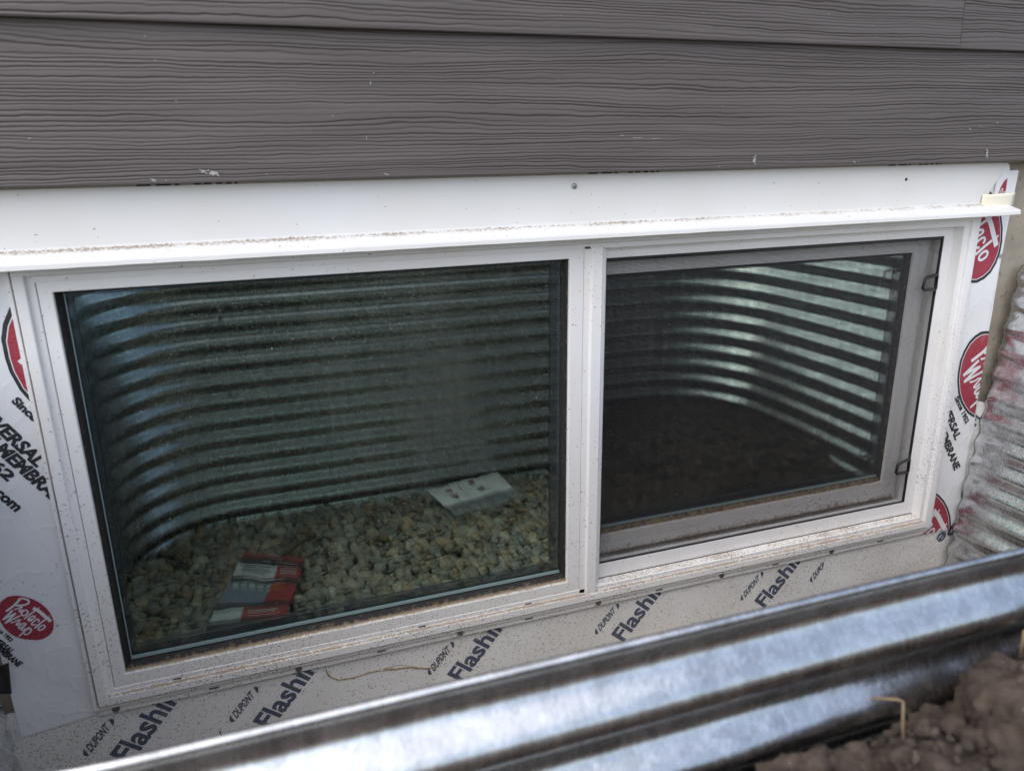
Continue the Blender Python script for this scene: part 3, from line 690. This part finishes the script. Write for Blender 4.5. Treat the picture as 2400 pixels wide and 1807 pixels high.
for i in range(10):
    for j in range(6):
        u, v = i / 9, j / 5
        V.append((1.5090 + 0.070 * u - 0.001 * v, -0.012 - 0.004 * math.sin(u * 3.0) + 0.0035 * (1 - u) * 1.5 - 0.001 * v, 0.6315 + 0.0240 * v + 0.002 * u - 0.0025 * u * (1 - v)))
o = fix_normals(part('end_tab', V, grid_faces(10, 6), CREAM, cap, smooth=True)); md = o.modifiers.new('thick', 'SOLIDIFY'); md.thickness = 0.0008
def screw_head(x, y, z, r, mat, parent, name='screw'):
    V, F = [], []; seg = 12; rings = [(r, 0.0), (r, -0.0008), (r * 0.8, -0.0018), (r * 0.35, -0.0022), (r * 0.3, -0.0012)]
    for rr, dy in rings:
        for k in range(seg): a = 2 * math.pi * k / seg; V.append((x + rr * math.cos(a), y + dy, z + rr * math.sin(a)))
    for i in range(len(rings) - 1):
        for k in range(seg): F.append((i * seg + k, i * seg + (k + 1) % seg, (i + 1) * seg + (k + 1) % seg, (i + 1) * seg + k))
    F.append(tuple(range((len(rings) - 1) * seg, len(rings) * seg)))
    return fix_normals(part(name, V, F, mat, parent))
screw_head(0.7246, -0.0045, 0.6925, 0.0042, SCREW, cap)
screw_head(1.3336, -0.0030, 0.6860, 0.0028, BLACKP, cap, 'nail_hole')
# small membrane tab above the cap end, seen past the slanted cut
sheet('facer', [(1.545, 0.6460), (1.5945, 0.6440), (1.5955, 0.6940), (1.5702, 0.6935), (1.5690, 0.7060), (1.545, 0.7060)], lambda x, z: 0.0012 + 0.0008 * mnoise.noise((x * 30, z * 25, 4)), MEMBRANE, memT, 0.01)
tabc = [(1.5715, 0, -1, 0), (1.546, 0, 1, 0), (1.571, 0.6825, -0.75, -1.0 + 0.45)]
ovx = [(1.5528, 0.6480), (1.5715, 0.6480), (1.5715, 0.6700), (1.5705, 0.6825), (1.5640, 0.6765), (1.5580, 0.6660)]
yft = lambda x, z: 0.0012 + 0.0008 * mnoise.noise((x * 30, z * 25, 4))
print_on('logo_oval', np.array(ovx), [tuple(range(len(ovx)))], yft, 0.0005, RED, memT)
for w, pts in ((0.0018, [(1.5560, 0.6490), (1.5590, 0.6600), (1.5625, 0.6640), (1.5640, 0.6590), (1.5600, 0.6540)]), (0.0018, [(1.5650, 0.6500), (1.5680, 0.6580), (1.5715, 0.6560)])):
    v, f = stroke(pts, w); print_on('logo_lettering', v, f, yft, 0.0009, WHITEINK, memT)
# black print of the house wrap showing in the gap under the siding
wrapt = thing('house_wrap', 'beige house wrap strip with cut-off black print, under the lowest siding board', 'house wrap', (0.75, -0.004, 0.705))
fix_normals(part('wrap_edge', *box(-0.25, 1.59, -0.0056, -0.0044, 0.7085, 0.7135), plain('beige_wrap', (0.42, 0.39, 0.33), 0.8), wrapt))
marks = []
for x0 in (0.155, 0.745, 1.290):
    for dx, w in ((0.0, 0.016), (0.021, 0.018), (0.042, 0.006), (0.064, 0.009), (0.075, 0.010), (0.089, 0.008), (0.101, 0.007), (0.111, 0.004)):
        marks.append(([(x0 + dx, -0.0060, 0.7086), (x0 + dx + w, -0.0060, 0.7086), (x0 + dx + w - 0.001, -0.0060, 0.7125), (x0 + dx + 0.0018, -0.0060, 0.7125)], [(0, 1, 2, 3)]))
part('print_mark', *join(*marks), BLACKINK, wrapt, kind='stuff')

# ================================================================== WINDOW
win = thing('slider_window', 'white vinyl basement slider window, fixed pane on the left and screened sash on the right', 'window', (0.759, 0.0, 0.0))
W, HT = 1.518, 0.631
fp = [(0, 0.010, 0.1), (0, -0.0035, 0.1), (0.015, -0.0045, 0.1), (0.15, -0.0045, 0.3), (0.165, -0.0035, 0.7), (0.17, 0.0070, 0.3), (0.25, 0.0070, 0.3), (0.255, -0.0075, 0.3), (0.28, -0.0085, 0.1), (0.63, -0.0085, 0.12), (0.67, -0.0080, 0.7),
      (0.69, -0.0068, 0.95), (0.70, -0.0030, 1.0), (0.74, -0.0020, 0.2), (0.96, -0.0020, 0.0), (0.99, -0.0012, 0.1), (1.0, 0.0, 0.3), (1.0, 0.034, 0.5), (0.6, 0.060, 0), (0.2, 0.060, 0), (0.0, 0.060, 0)]
ring({'bottom': 'frame_sill', 'top': 'frame_head', 'left': 'frame_jamb', 'right': 'frame_jamb'}, (0, W, 0, HT), (0.0298, 0.0330, 0.0297, 0.0300), fp, VINYL, win, mats={'bottom': VINYL_SILL})
# nailing fin with slots and nails along the bottom
fin = part('nail_fin', *box(0.004, W - 0.012, -0.0002, 0.0012, -0.0115, 0.0008), VINYL_SILL, win, dirt_or_shade=[0.25] * 8)
slots = []
for i in range(6):
    xs0 = 0.150 + 0.2475 * i; slots.append(box(xs0, xs0 + 0.014, -0.0006, 0.0004, -0.0085, -0.0055))
part('fin_slot', *join(*slots), NAILGREY, fin, kind='stuff')
for i, x in enumerate((0.0263, 0.278, 0.5332, 0.7803, 1.0285, 1.276)):
    V, F = [], []
    for dy, rr in ((0, 0.0052), (-0.0013, 0.0052), (-0.0016, 0.0042)):
        for k in range(14): a = 2 * math.pi * k / 14; V.append((x + rr * math.cos(a), -0.0002 + dy, -0.0052 + rr * math.sin(a)))
    F = [(r_ * 14 + k, r_ * 14 + (k + 1) % 14, (r_ + 1) * 14 + (k + 1) % 14, (r_ + 1) * 14 + k) for r_ in range(2) for k in range(14)] + [tuple(range(28, 42))]
    fix_normals(part('nail', V, F, NAILGREY, fin))
for x in (0.105, 0.465, 0.645): fix_normals(part('weep_slot', *box(x, x + 0.011, -0.0026, 0.0, 0.0225, 0.0243), BLACKP, win))
# ---- fixed sash, left
fx = thing('fixed_sash', '', ''); del fx['label'], fx['category']; fx.parent = win; fx.location = (0.386 - 0.759, 0.0, 0.03)
sp = [(0.0, 0.030, 0), (0.012, 0.0010, 0.3), (0.03, -0.0014, 0.15), (0.90, -0.0016, 0.0), (0.97, -0.0010, 0.45), (1.0, 0.0006, 1.0), (1.0, 0.0042, 1.3), (0.92, 0.0046, 0.6), (0.92, 0.030, 0)]
ring('sash_rail', (0.0302, 0.7430, 0.0299, 0.6035), (0.0163, 0.0230, 0.0194, 0.0150), sp, VINYL, fx, mats={'bottom': VINYL_SILL})
ring('gasket', (0.0455, 0.7208, 0.0483, 0.5895), (0.0075, 0.0050, 0.0085, 0.0060), [(0, 0.0046, 0.9), (0.15, 0.0054, 0.8), (0.35, 0.0085, 0.25), (0.6, 0.0150, 0.05), (0.75, 0.0192, 0.0), (1, 0.0196, 0.0), (1, 0.0300, 0), (0, 0.0300, 0)], LEDGE, fx)
ring('edge_strip', (0.0535, 0.7155, 0.0568, 0.5835), (0.0013, 0.0012, 0.0052, 0.0010), [(0, 0.0190, 0), (0, 0.0182, 0), (1, 0.0186, 0), (1, 0.0195, 0)], EDGE_SEAL, fx, skip=('top', 'right'))
ring('spacer', (0.0535, 0.7155, 0.0568, 0.5835), (0.0080, 0.0145, 0.0150, 0.0040), [(0, 0.0240, 0), (1, 0.0240, 0), (1, 0.0280, 0), (0, 0.0280, 0)], SPACER, fx)
part('glass_pane', *box(0.0528, 0.7162, 0.0560, 0.5842, 0.0200, 0.0240)[:1], [], GLASS_A, fx) if False else None
def pane(name, x0, x1, z0, z1, y0, y1, mat, parent):
    V, F = box(x0, x1, y0, y1, z0, z1); return part(name, V, [F[2], F[4]], mat, parent)
pane('glass_pane', 0.0529, 0.7161, 0.0562, 0.5840, 0.0200, 0.0230, GLASS_A, fx)
pane('glass_pane', 0.0529, 0.7161, 0.0562, 0.5840, 0.0285, 0.0325, GLASS_B, fx)
# ---- mullion
mp = [(0.7432, 0.055), (0.7432, 0.0002), (0.7438, -0.0020), (0.7530, -0.0020), (0.7545, -0.0062), (0.7556, -0.0068), (0.7710, -0.0068), (0.7720, -0.0058), (0.7722, 0.0000), (0.7782, 0.0000), (0.7790, 0.0006), (0.7792, 0.0062), (0.7832, 0.0062), (0.7840, 0.0070), (0.7842, 0.055)]
V = [(x, y, 0.0205) for x, y in mp] + [(x, y, 0.6050) for x, y in mp]; n = len(mp)
fix_normals(part('mullion', V, [(i, (i + 1) % n, n + (i + 1) % n, n + i) for i in range(n)] + [tuple(range(n)), tuple(range(2 * n - 1, n - 1, -1))], VINYL, win, dirt_or_shade=[0.12] * (2 * n)))
# ---- screen track frame, right
ring('screen_track', (0.7842, 1.4850, 0.0298, 0.6010), (0.0040, 0.0232, 0.0285, 0.0178), [(0, 0.0335, 0), (0, 0.0178, 1.0), (0.03, 0.0172, 0.3), (0.97, 0.0170, 0), (1, 0.0176, 0), (1, 0.0335, 0)], VINYL_CLEAN, win)
part('track_gap', *box(0.7850, 1.4845, 0.0160, 0.0175, 0.0300, 0.0311), BLACKP, win)
part('sill_ledge', *box(0.7844, 1.4848, 0.0004, 0.0176, 0.0270, 0.0301), VINYL_SILL, win, dirt_or_shade=[0.62] * 8)
ring('inner_track', (0.7842, 1.4870, 0.0290, 0.6020), (0.010, 0.0340, 0.0330, 0.0260), [(0, 0.046, 0.4), (0.25, 0.046, 0.5), (0.27, 0.041, 0.5), (0.5, 0.041, 0.4), (0.52, 0.050, 0.5), (0.85, 0.050, 0.9), (0.87, 0.043, 0.9), (1.0, 0.043, 1.2), (1, 0.075, 0), (0, 0.075, 0)], VINYL_SILL, win)
ss = thing('sliding_sash', '', ''); del ss['label'], ss['category']; ss.parent = win; ss.location = (1.12 - 0.759, 0.0, 0.06)
rp = [(0, 0.068, 0), (0, 0.0415, 1.3), (0.03, 0.0400, 0.8), (0.46, 0.0398, 0.15), (0.47, 0.0407, 0.3), (0.49, 0.0398, 0.15), (0.95, 0.0400, 0.1), (0.98, 0.0410, 0.9), (1.0, 0.0430, 1.3), (1, 0.068, 0.9)]
ring('sash_rail', (0.7700, 1.4540, 0.0620, 0.5790), (0.0250, 0.0340, 0.0390, 0.0260), rp, VINYL, ss, mats={'bottom': VINYL_SILL})
ring('gasket', (0.794, 1.4205, 0.1005, 0.5535), (0.006, 0.006, 0.0075, 0.0060), [(0, 0.0440, 0.4), (0.4, 0.0480, 0.7), (1, 0.0520, 0.3), (1, 0.062, 0), (0, 0.062, 0)], LEDGE, ss)
ring('edge_strip', (0.7985, 1.4155, 0.1070, 0.5485), (0.001, 0.001, 0.0050, 0.001), [(0, 0.0520, 0), (0, 0.0512, 0), (1, 0.0516, 0), (1, 0.0525, 0)], EDGE_SEAL, ss, skip=('top', 'right', 'left'))
ring('spacer', (0.7980, 1.4160, 0.1065, 0.5490), (0.008, 0.0150, 0.0150, 0.004), [(0, 0.0570, 0), (1, 0.0570, 0), (1, 0.0610, 0), (0, 0.0610, 0)], SPACER, ss)
pane('glass_pane', 0.7978, 1.4162, 0.1062, 0.5492, 0.0530, 0.0560, GLASS_A, ss)
pane('glass_pane', 0.7978, 1.4162, 0.1062, 0.5492, 0.0615, 0.0655, GLASS_B, ss)
# ---- insect screen
sc = thing('insect_screen', '', ''); del sc['label'], sc['category']; sc.parent = win; sc.location = (1.125 - 0.759, 0.0195, 0.058)
V, F = box(0.7884, 1.4616, 0.0204, 0.0208, 0.0586, 0.5830)
part('mesh_cloth', V, [F[2]], SCREEN, sc)
ring('spline', (0.7882, 1.4618, 0.0584, 0.5832), (0.0020, 0.0030, 0.0016, 0.0055), [(0, 0.0178, 0), (0.3, 0.0168, 0), (0.7, 0.0168, 0), (1, 0.0180, 0), (1, 0.0215, 0), (0, 0.0215, 0)], BLACKP, sc)
for zc in (0.0, -0.3625):
    P = [(1.4235, 0.0145, 0.4925), (1.4255, 0.0140, 0.5075), (1.4285, 0.0140, 0.5100), (1.4520, 0.0165, 0.5140), (1.4560, 0.0170, 0.5130), (1.4565, 0.0170, 0.4885), (1.4530, 0.0165, 0.4870), (1.4260, 0.0140, 0.4890)]
    V, F = tube([(x + 0.002, y, z + zc) for x, y, z in P], 0.0031, 8, True)
    V2, F2 = box(1.4570, 1.4590, 0.0150, 0.0175, 0.476 + zc, 0.524 + zc)
    part('pull_tab', *join((V, F), (V2, F2)), BLACKP, sc, smooth=True)

# ================================================================== WINDOW WELL
well = thing('window_well', 'galvanised corrugated steel window well bowing out from the wall, its rim across the foreground', 'window well', (0.75, -0.4, -0.25))
def well_shell():
    zs = np.arange(-0.26, RIMZ + 1e-6, PITCH / 14); nz = len(zs)
    n = len(PLAN); V = np.zeros((n, nz, 3))
    for i in range(n):
        a = PLAN[i]; nn = NRM[i]; s = PLAN_S[i]; e = min(s, PLAN_L - s); right = s > PLAN_L / 2
        for j, z in enumerate(zs):
            ph = 2 * math.pi * (z - 0.479) / PITCH
            d = AMP * math.cos(ph)
            # factory dents where the sheet is folded out flat against the wall
            g = math.exp(-(e / 0.020) ** 2)
            d = d * (1 - 0.55 * g)
            dent = 0.0030 * g * math.cos(ph * 1.0 + 0.8 * math.sin(z * 37)) + 0.0022 * math.exp(-((e - 0.022) / 0.010) ** 2) * math.sin(ph * 2 + z * 15)
            d += dent + 0.0018 * g * mnoise.noise((z * 45, e * 60, 3 if right else 8))
            d += 0.0016 * mnoise.noise((a[0] * 5, a[1] * 5, z * 7))
            if right: d *= 1 - 0.38 * math.exp(-(e / 0.16) ** 2)
            lean = (0.100 * (z - 0.20) * math.exp(-((PLAN_L - s) / 0.35) ** 2)) if right else (-0.02 * (z - 0.1) * math.exp(-(s / 0.35) ** 2))
            V[i, j] = (a[0] + nn[0] * d + lean, a[1] + nn[1] * d * (1 if e > 0.004 else 0.2), z)
    return V, n, nz
WV, wn_, wz_ = well_shell()
sh = part('corrugated_sheet', WV.reshape(-1, 3), grid_faces(wn_, wz_), GALV, well, smooth=True)
md = sh.modifiers.new('thick', 'SOLIDIFY'); md.thickness = 0.0012; md.offset = 0
V, F = tube([tuple(v) for v in WV[2:-2, -1]], 0.0024, 8)
part('rolled_rim', V, F, GALV, well, smooth=True)
for end in (0, 1):                                  # the mounting flange turned out against the wall
    base = WV[0] if end == 0 else WV[-1]; V = []
    for j in range(wz_):
        x, y, z = base[j]; sgn = -1 if end == 0 else 1
        for k, (dx, dy) in enumerate(((0.0, 0.0), (0.003, 0.003), (0.010, 0.004), (0.035, 0.004))):
            V.append((x + sgn * dx, min(y + dy, 0.002), z))
    o = part('wall_flange', V, grid_faces(wz_, 4), GALV, well, smooth=True); md = o.modifiers.new('thick', 'SOLIDIFY'); md.thickness = 0.0012
for (i, z) in ((70, 0.395), (128, 0.395), (70, 0.20), (128, 0.20)):
    a = PLAN[i] - NRM[i] * 0.009; V, F = [], []
    for rr, dd in ((0.0045, -0.004), (0.0045, 0.002), (0.0025, 0.0030)):
        for k in range(8):
            an = 2 * math.pi * k / 8; q = a - NRM[i] * dd + T[i] * rr * math.cos(an); V.append((q[0], q[1], z + rr * math.sin(an)))
    F = [(r_ * 8 + k, r_ * 8 + (k + 1) % 8, (r_ + 1) * 8 + (k + 1) % 8, (r_ + 1) * 8 + k) for r_ in range(2) for k in range(8)] + [tuple(range(16, 24))]
    fix_normals(part('rivet', V, F, GALV, well, smooth=True))

# ------------------------------------------------------------------ gravel
def ico(sub):
    bm = bmesh.new(); bmesh.ops.create_icosphere(bm, subdivisions=sub, radius=1.0)
    V = np.array([tuple(v.co) for v in bm.verts]); F = np.array([[v.index for v in f.verts] for f in bm.faces]); bm.free(); return V, F
def inside(x, y):
    P = PLAN; c = False; j = len(P) - 1
    for i in range(len(P)):
        if ((P[i][1] > y) != (P[j][1] > y)) and (x < (P[j][0] - P[i][0]) * (y - P[i][1]) / (P[j][1] - P[i][1]) + P[i][0]): c = not c
        j = i
    return c
def gravel():
    IV, IF = ico(2); V, F, Cc = [], [], []; n0 = 0
    pal = [(0.33, 0.30, 0.24), (0.27, 0.255, 0.21), (0.38, 0.335, 0.25), (0.42, 0.335, 0.21), (0.20, 0.195, 0.17), (0.36, 0.25, 0.15), (0.29, 0.285, 0.25), (0.46, 0.42, 0.33)]
    sp_ = 0.0165; r = RNG
    for layer in range(2):
        y = -0.79
        while y < -0.005:
            x = -0.12
            while x < 1.62:
                px = x + r.uniform(-0.010, 0.010); py = y + r.uniform(-0.010, 0.010); x += sp_
                if not inside(px, py): continue
                a = r.uniform(0.0055, 0.0105) if r.uniform() < 0.75 else r.uniform(0.0105, 0.0150); sc_ = np.array([a * r.uniform(0.9, 1.5), a * r.uniform(0.75, 1.1), a * r.uniform(0.5, 0.85)])
                v = IV * (1 + 0.16 * np.sin(IV @ r.normal(0, 2.0, 3) + r.uniform(0, 6))[:, None] + 0.07 * np.sin(IV @ r.normal(0, 4.5, 3))[:, None]) * sc_
                th = r.uniform(0, 6.28); c, s = math.cos(th), math.sin(th); tl = r.normal(0, 0.5)
                Rz = np.array([[c, -s, 0], [s, c, 0], [0, 0, 1]]); Rx = np.array([[1, 0, 0], [0, math.cos(tl), -math.sin(tl)], [0, math.sin(tl), math.cos(tl)]])
                h = -0.150 + layer * 0.010 + r.uniform(0, 0.006) + 0.010 * mnoise.noise((px * 4, py * 4, 0)) 
                V.append(v @ Rx.T @ Rz.T + (px, py, h)); F.append(IF + n0); n0 += len(IV)
                k = np.array(pal[r.integers(len(pal))]) * r.uniform(0.62, 1.50); Cc.append(np.tile(np.append(k, 1.0), (len(IV), 1)))
            y += sp_ * 0.9
    V = np.concatenate(V); F = np.concatenate(F); Cc = np.concatenate(Cc)
    me = bpy.data.meshes.new('gravel'); me.from_pydata(V.tolist(), [], F.tolist())
    ca = me.color_attributes.new('tint', 'FLOAT_COLOR', 'POINT'); ca.data.foreach_set('color', Cc.astype(np.float32).ravel())
    me.polygons.foreach_set('use_smooth', [True] * len(me.polygons)); me.materials.append(PEBBLE); me.update()
    o = bpy.data.objects.new('gravel', me); COL.objects.link(o); o['kind'] = 'stuff'
    o['label'] = 'bed of rounded grey and tan pebbles at the bottom of the window well'
gravel()

# ------------------------------------------------------------------ litter lying on the gravel
def quad_patch(P, u0, u1, v0, v1, nu, nv, lift, wob, seed):
    """strip of a crumpled sheet spanning corners P (A top left, B top right, C bottom right, D bottom left)"""
    A, B, C_, D_ = [np.array(p) for p in P]; V = []
    for i in range(nu):
        for j in range(nv):
            u = u0 + (u1 - u0) * i / (nu - 1); v = v0 + (v1 - v0) * j / (nv - 1)
            q = A * (1 - u) * (1 - v) + B * u * (1 - v) + C_ * u * v + D_ * (1 - u) * v
            V.append((q[0], q[1], q[2] + lift + wob * mnoise.noise((u * 3 + seed, v * 3, seed)) + 0.5 * wob * mnoise.noise((u * 8, v * 9 + seed, seed))))
    return V, grid_faces(nu, nv)
ZP = -0.112
PK = [(0.203, -0.556, ZP), (0.328, -0.472, ZP), (0.262, -0.235, ZP), (0.118, -0.250, ZP)]
pack = thing('tool_packaging', 'flattened black, white and red cardboard packaging lying on the gravel, reflected in the left pane', 'packaging', (0.23, -0.38, ZP - 0.01))
cb = plain('black_card', (0.022, 0.022, 0.024), 0.5); cw = plain('white_card', (0.62, 0.62, 0.60), 0.5); cr = plain('red_card', (0.36, 0.045, 0.042), 0.45); cg = plain('grey_blue_film', (0.22, 0.25, 0.30), 0.35); co = plain('orange_card', (0.55, 0.18, 0.03), 0.5)
def pk(name, u0, u1, v0, v1, mat, lift=0.0, nu=8, nv=5): return part(name, *quad_patch(PK, u0, u1, v0, v1, nu, nv, lift, 0.006, 2.0), mat, pack)
pk('card_panel', 0, 1, 0.0, 0.06, cr); pk('card_panel', 0, 1, 0.06, 0.17, cb); pk('card_panel', 0, 0.62, 0.17, 0.33, cw); pk('card_panel', 0.62, 1, 0.17, 0.33, cr)
pk('card_panel', 0, 1, 0.33, 0.40, cb); pk('film_panel', 0, 0.62, 0.40, 0.66, cg); pk('card_panel', 0.62, 1, 0.40, 0.66, cr); pk('card_panel', 0, 1, 0.66, 0.73, cb)
pk('card_panel', 0, 0.40, 0.73, 0.85, cw); pk('card_panel', 0.40, 1, 0.73, 0.85, cr); pk('card_panel', 0, 1, 0.85, 1.0, cb)
lines = []
for (u0, u1, v) in [(0.10, 0.52, 0.195), (0.10, 0.50, 0.22), (0.10, 0.54, 0.245), (0.10, 0.46, 0.27)]: lines.append(quad_patch(PK, u0, u1, v, v + 0.007, 6, 2, 0.0012, 0.006, 2.0))
part('fine_print', *join(*lines), cb, pack, kind='stuff')
lines = []
for (u0, u1, v) in [(0.36, 0.50, 0.125), (0.56, 0.92, 0.125), (0.40, 0.62, 0.03), (0.20, 0.80, 0.36), (0.68, 0.94, 0.21), (0.68, 0.94, 0.235), (0.68, 0.94, 0.27), (0.48, 0.86, 0.775), (0.48, 0.84, 0.795)]: lines.append(quad_patch(PK, u0, u1, v, v + 0.010, 6, 2, 0.0012, 0.006, 2.0))
for k in range(5): lines.append(quad_patch(PK, 0.08 + 0.12 * k, 0.16 + 0.12 * k, 0.425, 0.465, 3, 2, 0.0012, 0.006, 2.0))
part('fine_print', *join(*lines), cw, pack, kind='stuff')
pk('colour_patch', 0.66, 0.78, 0.425, 0.465, co, 0.0014, 4, 3)
PB = [(0.658, -0.716, -0.108), (0.868, -0.757, -0.108), (0.880, -0.585, -0.112), (0.690, -0.545, -0.112)]
bag = thing('paper_leaflet', 'white printed instruction leaflet with small red figures, lying on the gravel by the well wall', 'leaflet', (0.77, -0.65, -0.125))
def pb(name, u0, u1, v0, v1, mat, lift=0.0, nu=14, nv=10): return part(name, *quad_patch(PB, u0, u1, v0, v1, nu, nv, lift, 0.007, 5.0), mat, bag)
pb('paper_sheet', 0, 1, 0, 0.62, plain('leaflet_paper', (0.84, 0.83, 0.79), 0.6))
film = bpy.data.materials.new('clear_film'); film.use_nodes = True
film.node_tree.nodes['Principled BSDF'].inputs['Base Color'].default_value = (0.6, 0.62, 0.66, 1); film.node_tree.nodes['Principled BSDF'].inputs['Alpha'].default_value = 0.35; film.node_tree.nodes['Principled BSDF'].inputs['Roughness'].default_value = 0.2
pb('clear_film', 0, 1, 0.62, 1.0, film, 0.004)
rfig, gfig = [], []
for (u, v) in ((0.22, 0.20), (0.20, 0.43), (0.56, 0.14), (0.58, 0.38)):
    for k in range(7): du, dv = random.uniform(-0.045, 0.045), random.uniform(-0.06, 0.06); (rfig if k % 3 else gfig).append(quad_patch(PB, u + du, u + du + 0.035, v + dv, v + dv + 0.05, 2, 2, 0.0014 + 0.0001 * k, 0.007, 5.0))
part('red_figure', *join(*rfig), plain('red_print', (0.38, 0.05, 0.03), 0.6), bag, kind='stuff'); part('grey_figure', *join(*gfig), plain('slate_print', (0.10, 0.11, 0.15), 0.6), bag, kind='stuff')
lines = [quad_patch(PB, 0.38, 0.385 + 0.006, 0.10, 0.26, 2, 4, 0.0012, 0.007, 5.0), quad_patch(PB, 0.38, 0.391, 0.36, 0.50, 2, 4, 0.0012, 0.007, 5.0), quad_patch(PB, 0.76, 0.765, 0.08, 0.2, 2, 4, 0.0012, 0.007, 5.0)]
part('fine_print', *join(*lines), plain('grey_print', (0.2, 0.2, 0.2), 0.6), bag, kind='stuff')
st = tube([(0.275, -0.50, -0.112), (0.30, -0.523, -0.107), (0.33, -0.548, -0.106), (0.356, -0.572, -0.108)], lambda f: 0.008 + 0.002 * math.sin(f * 7), 8)
tag(part('wood_stick', *st, plain('grey_brown_wood', (0.13, 0.095, 0.065), 0.8), smooth=True), 'short brown stick lying on the gravel beside the red and black packaging', 'stick')
V = []
for i in range(9):
    for j in range(5):
        u = i / 8; w = math.sin(u * math.pi) ** 0.7 * (0.018 + 0.004 * math.sin(u * 19)); v = (j / 4 - 0.5) * 2
        V.append((0.055 + 0.055 * u * 0.7 + 0.3 * w * v, -0.590 + 0.055 * u * 0.6 - w * v, -0.112 + 0.008 * v * v + 0.006 * math.sin(u * 3)))
lf = tag(part('dry_leaf', V, grid_faces(9, 5), plain('dry_leaf_brown', (0.24, 0.19, 0.115), 0.7), smooth=True), 'curled dry tan leaf on the gravel near the left end of the well', 'leaf')

# ------------------------------------------------------------------ clods of dry soil by the rim
def clod(x, y, z, r, seed, label):
    IV, IF = ico(5); rr = np.random.default_rng(seed); s = np.array([rr.uniform(0.95, 1.3), rr.uniform(0.85, 1.15), rr.uniform(0.7, 0.95)])
    dirs = rr.normal(0, 1, (11, 3)); dirs /= np.linalg.norm(dirs, axis=1)[:, None]; cut = rr.uniform(0.62, 0.86, 11)
    V = []
    for v in IV:
        k = min([1.0] + [c / max(1e-3, float(v @ d)) for d, c in zip(dirs, cut) if v @ d > 0.2])       # broken, faceted lumps
        q = Vector(v) * 1.4 + Vector((seed * 3.1, seed, 0))
        k *= 1 + 0.14 * mnoise.noise(q * 1.6) + 0.09 * mnoise.noise(q * 4) + 0.16 * abs(mnoise.noise(q * 6)) + 0.10 * mnoise.noise(q * 13) + 0.065 * mnoise.noise(q * 27) + 0.03 * mnoise.noise(q * 55)
        V.append(np.array([x, y, z]) + v * k * r * s)
    o = part('soil_clod', V, IF.tolist(), CLOD, smooth=True)
    return tag(o, label, 'soil clod', 'soil clods beside the well rim')
CL = [(0.572, -0.824, 0.452, 0.034, 'broad soil clod at the bottom edge, below the straw stalk'),
      (0.584, -0.802, 0.447, 0.019, 'soil clod directly right of the straw stalk'),
      (0.600, -0.818, 0.452, 0.023, 'soil clod below and right of the straw stalk, beside the dark gap'),
      (0.640, -0.812, 0.464, 0.030, 'largest soil clod, standing against the right edge of the picture'),
      (0.620, -0.836, 0.464, 0.026, 'soil clod in the extreme bottom right corner'),
      (0.556, -0.798, 0.444, 0.016, 'soil clod directly left of the straw stalk, touching the steel'),
      (0.684, -0.786, 0.468, 0.023, 'highest soil clod, beside the far right end of the steel'),
      (0.606, -0.789, 0.447, 0.016, 'small crumbly soil clod between the straw stalk and the steel bend'),
      (0.630, -0.788, 0.455, 0.016, 'small soil clod touching the lower steel edge near the right'),
      (0.528, -0.806, 0.444, 0.012, 'little soil clod left of the straw stalk, second from it'),
      (0.500, -0.800, 0.441, 0.012, 'little soil clod at the bottom edge, midway along the soil patch'),
      (0.472, -0.796, 0.440, 0.013, 'leftmost little soil clod at the bottom edge')]
for i, (x, y, z, r, lb) in enumerate(CL): clod(x, min(y, -0.777 - r * 1.08 * 1.0), z - 0.020, r * 1.08, i + 1, lb)
def crumbs():
    IV, IF = ico(2); V, F = [], []; n0 = 0; r = np.random.default_rng(5)
    for k in range(4200):
        x = r.uniform(0.34, 0.82); y = -0.783 - abs(r.normal(0, 0.045)); a = min(0.012, 0.0010 + abs(r.normal(0, 0.0027)))
        dr = r.normal(0, 1, (7, 3)); dr /= np.linalg.norm(dr, axis=1)[:, None]
        kk = np.minimum(1.0, (r.uniform(0.5, 0.8, 7) / np.maximum(1e-3, np.where(IV @ dr.T > 0.2, IV @ dr.T, 1e-3))).min(1))
        v = IV * (kk * (1 + 0.12 * np.sin(IV @ r.normal(0, 5, 3))))[:, None] * a * r.uniform(0.7, 1.4, 3)
        z = 0.416 + 0.016 * min(1, (-0.767 - y) / 0.08) + 0.085 * math.exp(-((x - 0.82) ** 2 / 0.012 + (y + 0.80) ** 2 / 0.05)) + 0.016 * mnoise.noise((x * 9, y * 9, 1.3)) + 0.010 * mnoise.noise((x * 24, y * 24, 4.1)) + a * 0.3
        for (cx, cy, cz, cr, _) in CL:                     # crumbs also lie on top of the clods
            cy = min(cy, -0.777 - cr * 1.08); q = ((x - cx) ** 2 + (y - cy) ** 2) / (cr * 1.0) ** 2
            if q < 1 and (k % 5 == 0): z = max(z, cz - 0.020 + cr * 0.80 * math.sqrt(1 - q))
        V.append(v + (x, y, z)); F.append(IF + n0); n0 += len(IV)
    o = part('soil_crumbs', np.concatenate(V), np.concatenate(F).tolist(), CLOD, smooth=True, kind='stuff'); o['label'] = 'loose crumbs of dry brown soil scattered along the outside of the steel'
crumbs()
straw = plain('dry_straw', (0.21, 0.155, 0.09), 0.85)
tag(part('straw_stalk', *tube([(0.5680, -0.8020, 0.432), (0.5705, -0.7960, 0.448), (0.5728, -0.7915, 0.4600), (0.5712, -0.7900, 0.4606), (0.5610, -0.7810, 0.4580)], 0.0008, 6), straw, smooth=True), 'bent yellow straw stalk standing in the soil against the steel', 'straw', 'straw stalks in the soil')
tag(part('straw_stalk', *tube([(0.677, -0.7790, 0.452), (0.679, -0.7775, 0.460), (0.6795, -0.7765, 0.469)], 0.0010, 6), straw, smooth=True), 'short orange straw stalk near the far right end of the steel', 'straw', 'straw stalks in the soil')
